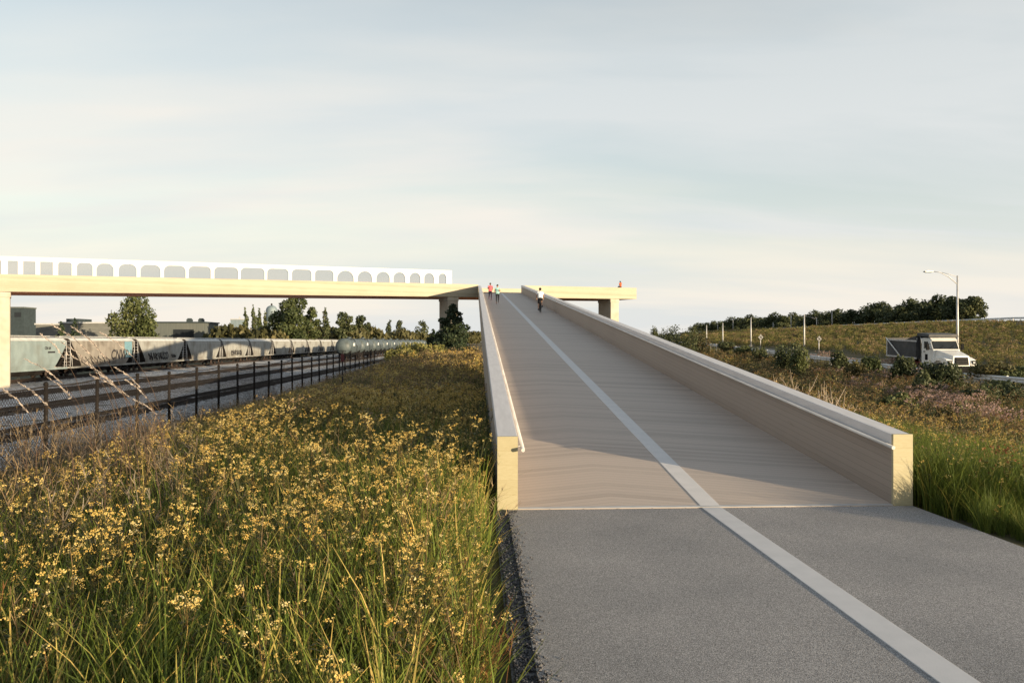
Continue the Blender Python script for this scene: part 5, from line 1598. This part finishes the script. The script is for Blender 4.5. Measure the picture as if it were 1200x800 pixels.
for s in (-1, 1):
    xo = s * 1.06
    def side(poly, name, m, t0, t1, par): return MB().prism(poly, min(s * t0, s * t1), max(s * t0, s * t1), 'x').build(name, m, par)
    dr = side([(2.2, .82), (2.2, 2.06), (2.52, 2.68), (3.22, 2.68), (3.22, .82)], 'door', M['truck_white'], 1.052, 1.072, truck)
    side([(2.36, 2.05), (2.62, 2.58), (3.12, 2.58), (3.12, 2.05)], 'window', M['glass_dark'], 1.073, 1.082, dr)
    side([(2.98, 1.78), (2.98, 1.84), (3.16, 1.84), (3.16, 1.78)], 'handle', M['black'], 1.073, 1.11, dr)
    side([(2.62, 1.15), (2.62, 1.62), (2.98, 1.62), (2.98, 1.15)], 'emblem', M['black'], 1.073, 1.078, dr)
    mi = MB().box(min(s * 1.28, s * 1.46), max(s * 1.28, s * 1.46), 2.12, 2.22, 1.95, 2.42)
    mi.tube([(s * 1.04, 2.2, 2.0), (s * 1.3, 2.17, 2.05)], .02, 6); mi.tube([(s * 1.04, 2.3, 2.45), (s * 1.3, 2.17, 2.4)], .02, 6)
    mi.build('mirror', M['black'], truck)
    st = MB().box(min(s * .8, s * 1.08), max(s * .8, s * 1.08), 2.15, 3.4, .42, .78).build('step_tank', M['chrome'], truck, bevel=.04)
    sk_ = MB().tube([(s * .98, 3.62, .7), (s * .98, 3.62, 2.75), (s * .98, 3.70, 2.95)], .075, 10).build('exhaust_stack', M['chrome'], truck)
MB().box(-.42, -.30, .1, 8.0, .62, .84).build('chassis_rail', M['red'], truck)
MB().box(.30, .42, .1, 8.0, .62, .84).build('chassis_rail', M['red'], truck)
MB().box(-1.06, -.8, 3.45, 3.85, .5, .95).build('hydraulic_tank', M['red'], truck, bevel=.03)
# dump bed
b0, b1, zb0, zb1 = 3.85, 8.3, 1.18, 2.62
bed = MB()
for s in (-1, 1): bed.box(min(s * 1.17, s * 1.22), max(s * 1.17, s * 1.22), b0, b1, zb0, zb1)
bed.box(-1.17, 1.17, b0, b1, zb0, zb0 + .08); bed.box(-1.17, 1.17, b0, b0 + .06, zb0 + .08, 2.95); 
bed.build('dump_bed', M['bed_grey'], truck)
MB().hexa([(-1.2, 2.35, 2.93), (1.2, 2.35, 2.93), (1.2, b0 + .06, 2.98), (-1.2, b0 + .06, 2.98), (-1.15, 2.4, 3.16), (1.15, 2.4, 3.16), (1.2, b0 + .06, 3.22), (-1.2, b0 + .06, 3.22)]).build('cab_shield', M['bed_grey'], truck, bevel=.03)
MB().box(-1.16, 1.16, b1 - .07, b1 - .01, zb0 + .08, zb1 + .1).build('tailgate', M['bed_grey'], truck)
for s in (-1, 1):
    sd = lambda a, b: (min(s * a, s * b), max(s * a, s * b))
    a, b = sd(1.222, 1.27)
    MB().box(a, b, b0, b1, zb1 - .10, zb1 + .02).build('bed_rail', M['galv'], truck)
    MB().box(a, b, b0, b1, zb0, zb0 + .12).build('bed_rail', M['galv'], truck)
    for yy in (b0 + .04, b1 - .18): MB().box(a, b, yy, yy + .14, zb0 + .122, zb1 - .102).build('bed_post', M['galv'] if yy > 6 else M['bed_grey'], truck)
    MB().hexa([(a, b0 + .2, zb1 + .022), (b, b0 + .2, zb1 + .022), (b, b0 + 1.6, zb1 + .022), (a, b0 + 1.6, zb1 + .022), (a, b0 + .0, 2.95), (b, b0 + .0, 2.95), (b, b0 + .3, 2.95), (a, b0 + .3, 2.95)]).build('bed_gusset', M['bed_grey'], truck)
    arm_ = MB().tube([(s * 1.33, 6.1, 1.35), (s * 1.33, 8.2, 2.72)], .045, 8)
    arm_.build('tarp_arm', M['truck_white'], truck)
tp = MB()
tp.tube([(-1.15, b0 + .3, 2.9), (1.15, b0 + .3, 2.9)], .09, 10)
tp.build('tarp_roll', M['rubber'], truck)
def wheel(x, y, s, dual=False):
    w = MB(); c = (x, y, .52)
    wd = .28 if not dual else .56
    prof = [(-wd / 2, .30), (-wd / 2, .48), (-wd / 2 + .04, .515), (wd / 2 - .04, .515), (wd / 2, .48), (wd / 2, .30)]
    t = w.lathe(prof, c, 'x', 24).build('wheel', M['rubber'], truck)
    k = MB().lathe([(s * (wd / 2 - .06), .01), (s * (wd / 2 - .06), .29), (s * (wd / 2 + .005), .30), (s * (wd / 2 - .03), .2), (s * (wd / 2 + .06), .1), (s * (wd / 2 + .06), .01)], c, 'x', 20)
    k.build('rim', M['galv'], t)
for s in (-1, 1):
    wheel(s * .95, 1.2, s)
    for y in (5.7, 6.95): wheel(s * .84, y, s, True)
    MB().box(min(s * .6, s * 1.12), max(s * .6, s * 1.12), 7.62, 7.65, .25, 1.1).build('mud_flap', M['rubber'], truck)

# ------------------------------------------------------------------ people
def caps_mesh(name, caps, m, voxel=.014, parent=None, smooth=4):
    """one continuous surface through tapered capsules (p0, p1, r0, r1)"""
    mb = MB()
    for p0, p1, r0, r1 in caps:
        p0, p1 = Vector(p0), Vector(p1)
        d = p1 - p0
        if d.length < 1e-5: d = Vector((0, 0, 1e-4))
        t = d.normalized()
        n = 6; pts = []; rs = []
        for a in np.linspace(-math.pi / 2 + .15, 0, 4): pts.append(p0 + t * r0 * math.sin(a)); rs.append(max(r0 * math.cos(a), .001))
        for a in np.linspace(0, math.pi / 2 - .15, 4): pts.append(p0 + d + t * r1 * math.sin(a)); rs.append(max(r1 * math.cos(a), .001))
        mb.tube(pts, rs, 12)
    o = mb.build(name, m, None)
    rm = o.modifiers.new('join', 'REMESH'); rm.mode = 'VOXEL'; rm.voxel_size = voxel
    sm = o.modifiers.new('soften', 'SMOOTH'); sm.iterations = smooth; sm.factor = .5
    dg = bpy.context.evaluated_depsgraph_get()
    me = bpy.data.meshes.new_from_object(o.evaluated_get(dg))
    old = o.data; bpy.data.objects.remove(o); bpy.data.meshes.remove(old)
    for p in me.polygons: p.use_smooth = True
    me.materials.clear(); me.materials.append(m)
    return link_mesh(name, me, parent)

def hand_caps(w, d, side, curl=.5):
    """palm, four unequal bent fingers, thumb from the side of the palm; w wrist, d direction"""
    w, d = Vector(w), Vector(d).normalized()
    s = d.cross(Vector((0, 0, 1)))
    s = s.normalized() if s.length > .1 else Vector((0, 1, 0))
    s *= side
    n = d.cross(s).normalized()
    c = [(w, w + d * .075, .026, .034)]
    for i, (o, l) in enumerate(((-.028, .062), (-.010, .072), (.010, .068), (.027, .052))):
        b = w + d * .082 + s * o
        k = b + (d * (1 - .4 * curl) + n * .5 * curl).normalized() * l * .5
        e = k + (d * (1 - curl) + n * curl).normalized() * l * .5
        c += [(b, k, .009, .0085), (k, e, .0085, .0075)]
    tb = w + d * .03 - s * .028
    tm = tb + (d * .6 - s * .8).normalized() * .035
    c += [(tb, tm, .011, .010), (tm, tm + (d * .9 - s * .2 + n * .3).normalized() * .03, .010, .0085)]
    return c

def person(label, J, skin, loc, rzv, shirt, pants, hair, shoe, group=None, sleeves=.35, pant_len=1.0, cap=None, helmet=None, tilt=0.0, woman=False):
    """J: joint name -> position; faces -Y in its own frame"""
    t = empty('person', loc, rzv, label, 'person', group)
    t.rotation_euler = (tilt, 0, rzv)
    V3 = lambda k: Vector(J[k])
    sh = .040 if woman else .046
    body = []
    pel, ch, nk, hd = V3('pelvis'), V3('chest'), V3('neck'), V3('head')
    fw = Vector(J.get('face', (0, -1, 0))).normalized()
    up = (hd - nk).normalized()
    sd = fw.cross(up).normalized()
    body += [(pel, ch, .105, .115), (pel + sd * .06, ch + sd * .07, .095, .105), (pel - sd * .06, ch - sd * .07, .095, .105), (ch, nk, .10, .055), (nk, hd, .052, .05)]
    body += [(hd + up * .015, hd + up * .045 , .083, .080), (hd - up * .05 + fw * .02, hd + up * .02 + fw * .012, .060, .078)]
    body += [(hd + fw * .085 + up * .018, hd + fw * .105 - up * .008, .010, .014)]                         # nose
    body += [(hd + sd * .082 + up * .0, hd + sd * .084 + up * .03, .014, .016), (hd - sd * .082, hd - sd * .084 + up * .03, .014, .016)]
    shc, pnc = [], []
    shc += [(pel + (ch - pel) * .05, ch, .118, .130), (pel + sd * .065, ch + sd * .075, .104, .116), (pel - sd * .065, ch - sd * .075, .104, .116), (ch, nk - up * .02, .115, .068)]
    pnc += [(pel - up * .01, pel + (ch - pel) * .18, .120, .114), (pel + sd * .06, pel + sd * .07 + (ch - pel) * .1, .11, .10), (pel - sd * .06, pel - sd * .07 + (ch - pel) * .1, .11, .10)]
    for s in ('l', 'r'):
        S_, E_, W_ = V3('shoulder_' + s), V3('elbow_' + s), V3('wrist_' + s)
        H_, K_, A_, T_ = V3('hip_' + s), V3('knee_' + s), V3('ankle_' + s), V3('toe_' + s)
        body += [(nk - up * .05, S_, .055, .055), (S_, E_, .050, .040), (E_, W_, .040, .027)]
        body += hand_caps(W_, W_ - E_, 1 if s == 'l' else -1)
        body += [(H_, K_, .082, .055), (K_, A_, .054, .036), (K_ * .65 + A_ * .35 , K_ * .5 + A_ * .5, .052, .046), (A_, T_, .036, .028)]
        shc += [(nk - up * .055, S_, .062, .064), (S_, S_ + (E_ - S_) * sleeves, .064, .060)]
        if pant_len > .99:
            pnc += [(H_, K_, .092, .062), (K_, A_ + (K_ - A_) * .12, .061, .042)]
        else:
            pnc += [(H_, H_ + (K_ - H_) * pant_len, .094, .078)]
    b = caps_mesh('body', body, skin, .0105, t, 3)
    caps_mesh('shirt', shc, shirt, .014, t)
    caps_mesh('trousers', pnc, pants, .014, t)
    hc = [(hd + up * .035 - fw * .022, hd + up * .05 + fw * .012, .088, .082)]
    hc += [(hd - fw * .045 + up * .03, hd - fw * .05 - up * .03, .07, .055)]
    if woman: hc += [(hd - fw * .085 + up * .02, hd - fw * .13 - up * .10, .035, .018)]
    caps_mesh('hair', hc, hair, .011, t)
    for e in (1, -1):
        MB().ball(hd + fw * .082 + sd * .031 * e + up * .018, .011, 6).build('eye', M['black'], t)
    MB().tube([hd + fw * .083 + sd * .022 - up * .048, hd + fw * .088 - up * .05, hd + fw * .083 - sd * .022 - up * .048], .006, 6).build('mouth', M['lip'], t)
    for s in ('l', 'r'):
        A_, T_ = V3('ankle_' + s), V3('toe_' + s)
        f = (T_ - A_)
        heel = A_ - Vector((f.x, f.y, 0)) * .25 + Vector((0, 0, f.z * .75))
        caps_mesh('shoe', [(heel, T_, .040, .036), (A_ + Vector((0, 0, -.01)), A_ + f * .4, .046, .040), (T_, T_ + f * .15, .036, .03)], shoe, .011, t)
    if cap:
        caps_mesh('cap', [(hd + up * .05 - fw * .02, hd + up * .062 + fw * .015, .094, .09), (hd + up * .055 + fw * .06, hd + up * .048 + fw * .15, .05, .03)], cap, .012, t)
    if helmet:
        caps_mesh('helmet', [(hd + up * .052 - fw * .055, hd + up * .06 + fw * .05, .098, .09)], helmet, .012, t)
    return t
M['skin_dark'] = mat('brown skin', (0.17, 0.09, 0.055), None, 20, rough=0.6)
M['skin'] = mat('light skin', (0.45, 0.27, 0.19), (0.40, 0.23, 0.16), 20, rough=0.6)
M['lip'] = mat('lips', (0.25, 0.09, 0.08), None, 9, rough=0.6)
M['pink'] = mat('coral pink jersey', (0.60, 0.12, 0.15), (0.5, 0.09, 0.12), 14, rough=0.8)
M['teal'] = mat('pale turquoise vest', (0.30, 0.52, 0.50), (0.24, 0.44, 0.43), 14, rough=0.8)
M['navy'] = mat('dark plum leggings', (0.025, 0.012, 0.03), None, 14, rough=0.8)
M['blackcloth'] = mat('black leggings', (0.012, 0.014, 0.02), None, 14, rough=0.85)
M['whitecloth'] = mat('white jersey', (0.70, 0.72, 0.74), (0.62, 0.64, 0.67), 14, rough=0.8)
M['orange'] = mat('orange shirt', (0.55, 0.10, 0.03), (0.46, 0.08, 0.02), 14, rough=0.85)
M['hair'] = mat('black hair', (0.012, 0.010, 0.009), None, 30, rough=0.6)
M['shoe_p'] = mat('plum running shoes', (0.12, 0.03, 0.09), None, 10, rough=0.7)
M['shoe_k'] = mat('dark running shoes', (0.03, 0.03, 0.04), None, 10, rough=0.7)
def runner(swap=1):
    J = dict(pelvis=(0, .02, .94), chest=(0, -.04, 1.26), neck=(0, -.06, 1.47), head=(0, -.09, 1.62), face=(0, -1, -.05))
    a, b = ('l', 'r') if swap > 0 else ('r', 'l')
    sx = lambda s: 1 if s == 'l' else -1
    for s in 'lr':
        J['shoulder_' + s] = (sx(s) * .185, -.05, 1.40); J['hip_' + s] = (sx(s) * .09, .02, .90)
    J['elbow_' + a] = (sx(a) * .25, .16, 1.20); J['wrist_' + a] = (sx(a) * .22, -.06, 1.10)
    J['elbow_' + b] = (sx(b) * .25, -.12, 1.16); J['wrist_' + b] = (sx(b) * .13, -.30, 1.27)
    J['knee_' + a] = (sx(a) * .09, -.26, .58); J['ankle_' + a] = (sx(a) * .085, -.17, .13); J['toe_' + a] = (sx(a) * .09, -.32, .05)
    J['knee_' + b] = (sx(b) * .08, .10, .50); J['ankle_' + b] = (sx(b) * .075, .43, .36); J['toe_' + b] = (sx(b) * .075, .50, .20)
    return J
def on_ramp(px, py):
    d = ray(px, py); t = (EYE + SL * RAMP_Y - .004) / (SL * d.y - d.z)
    return Vector((d.x * t, d.y * t, rz(d.y * t) + .006))
p1 = on_ramp(574.5, 353); p2 = on_ramp(583, 357.5); pc_ = on_ramp(633, 367)
person('runner in a coral pink top and dark leggings coming down the ramp', runner(1), M['skin_dark'], p1, .08, M['pink'], M['navy'], M['hair'], M['shoe_p'], sleeves=.3)
person('runner in a pale turquoise vest and dark cap coming down the ramp', runner(-1), M['skin'], p2, -.05, M['teal'], M['blackcloth'], M['hair'], M['shoe_k'], sleeves=.12, cap=M['hair'], woman=True)
# cyclist seen from behind: rides up the ramp, so faces +Y (turned by pi)
bz_ = math.atan(SL)
bike = empty('bicycle', pc_, math.pi, 'dark bicycle ridden up the ramp by the cyclist in white', 'bicycle')
bike.rotation_euler = (-bz_, 0, math.pi)
def bwheel(y):
    w = MB()
    prof = [(-.014, .325), (-.014, .338), (0, .345), (.014, .338), (.014, .325)]
    t = w.lathe(prof, (0, y, .345), 'x', 32).build('wheel', M['rubber'], bike)
    r = MB().lathe([(-.011, .30), (-.011, .325), (.011, .325), (.011, .30), (-.011, .30)], (0, y, .345), 'x', 32)
    for k in range(16):
        a = k * math.pi / 8
        r.tube([(0.01 * (-1) ** k, y, .345), (0, y + .31 * math.cos(a), .345 + .31 * math.sin(a))], .0018, 4)
    r.tube([(-.04, y, .345), (.04, y, .345)], .018, 8)
    r.build('rim', M['steel_dark'], t)
bwheel(-.50); bwheel(.50)
fr = MB()
BBp, ST, HT, HB = (0, .06, .29), (0, .22, .82), (0, -.36, .86), (0, -.39, .70)
for a, b, r in ((BBp, ST, .016), (ST, HT, .016), (BBp, HB, .019), (HT, HB, .019)): fr.tube([a, b], r, 8)
for s in (-1, 1):
    fr.tube([BBp, (s * .06, .5, .345)], .009, 6); fr.tube([ST, (s * .06, .5, .345)], .009, 6)
    fr.tube([HB, (s * .05, -.42, .62), (s * .05, -.5, .345)], .011, 6)
fr.build('frame', M['black'], bike)
MB().tube([ST, (0, .24, .93)], .013, 8).build('seat_post', M['steel_dark'], bike)
MB().hexa([(-.02, -.0, .925), (.02, -.0, .925), (.075, .30, .925), (-.075, .30, .925), (-.018, .0, .955), (.018, .0, .955), (.07, .30, .965), (-.07, .30, .965)]).build('saddle', M['black'], bike, bevel=.01)
hb = MB().tube([HT, (0, -.40, .95)], .014, 8); hb.tube([(-.27, -.40, .97), (-.1, -.42, .965), (0, -.41, .96), (.1, -.42, .965), (.27, -.40, .97)], .013, 8)
hb.build('handlebar', M['black'], bike)
cr_ = MB().lathe([(-.004, .02), (-.004, .09), (.004, .09), (.004, .02)], (.05, .06, .29), 'x', 20); cr_.tube([(.08, .06, .29), (.085, -.06, .17)], .01, 6); cr_.tube([(-.08, .06, .29), (-.085, .18, .41)], .01, 6)
cr_.build('crank', M['steel_dark'], bike)
for s, y, z in ((1, -.06, .17), (-1, .18, .41)): MB().box(min(s * .09, s * .19), max(s * .09, s * .19), y - .045, y + .045, z - .012, z + .012).build('pedal', M['black'], bike)
J = dict(pelvis=(0, .17, 1.03), chest=(0, -.02, 1.34), neck=(0, -.10, 1.52), head=(0, -.17, 1.66), face=(0, -1, -.15))
for s, k in (('l', 1), ('r', -1)):
    J['shoulder_' + s] = (k * .18, -.08, 1.45); J['elbow_' + s] = (k * .27, -.22, 1.20); J['wrist_' + s] = (k * .235, -.335, 1.01); J['hip_' + s] = (k * .09, .16, 1.0)
J['knee_l'] = (.11, -.17, .66); J['ankle_l'] = (.13, -.02, .255); J['toe_l'] = (.13, -.13, .205)
J['knee_r'] = (-.11, -.25, .86); J['ankle_r'] = (-.13, .20, .50); J['toe_r'] = (-.13, .10, .445)
person('cyclist in a white jersey and black shorts seen from behind on the ramp', J, M['skin'], pc_, math.pi, M['whitecloth'], M['blackcloth'], M['hair'], M['shoe_k'], sleeves=.4, pant_len=.8, helmet=M['black'], tilt=-bz_)
# person sitting on the bridge parapet with their back to us, one arm raised to the face
up_ = u_at(727.2, .14)
q = BR_O + ub * up_ + vb * .14
zq = BR_O.z + 1.6 + BR_S * up_
J = dict(pelvis=(0, 0, .13), chest=(0, -.02, .46), neck=(0, -.03, .67), head=(0.02, -.06, .82), face=(.3, -1, 0))
for s, k in (('l', 1), ('r', -1)):
    J['shoulder_' + s] = (k * .185, -.02, .60); J['hip_' + s] = (k * .10, -.02, .10); J['knee_' + s] = (k * .12, -.42, .085); J['ankle_' + s] = (k * .11, -.46, -.34); J['toe_' + s] = (k * .11, -.60, -.41)
J['elbow_r'] = (-.38, -.20, .60); J['wrist_r'] = (-.26, -.25, .80)
J['elbow_l'] = (.25, .08, .36); J['wrist_l'] = (.20, -.16, .24)
person('person in an orange shirt sitting on the bridge parapet, one arm raised', J, M['skin_dark'], (q.x, q.y, zq), BR_A + math.pi, M['orange'], M['blackcloth'], M['hair'], M['shoe_k'], sleeves=.55)
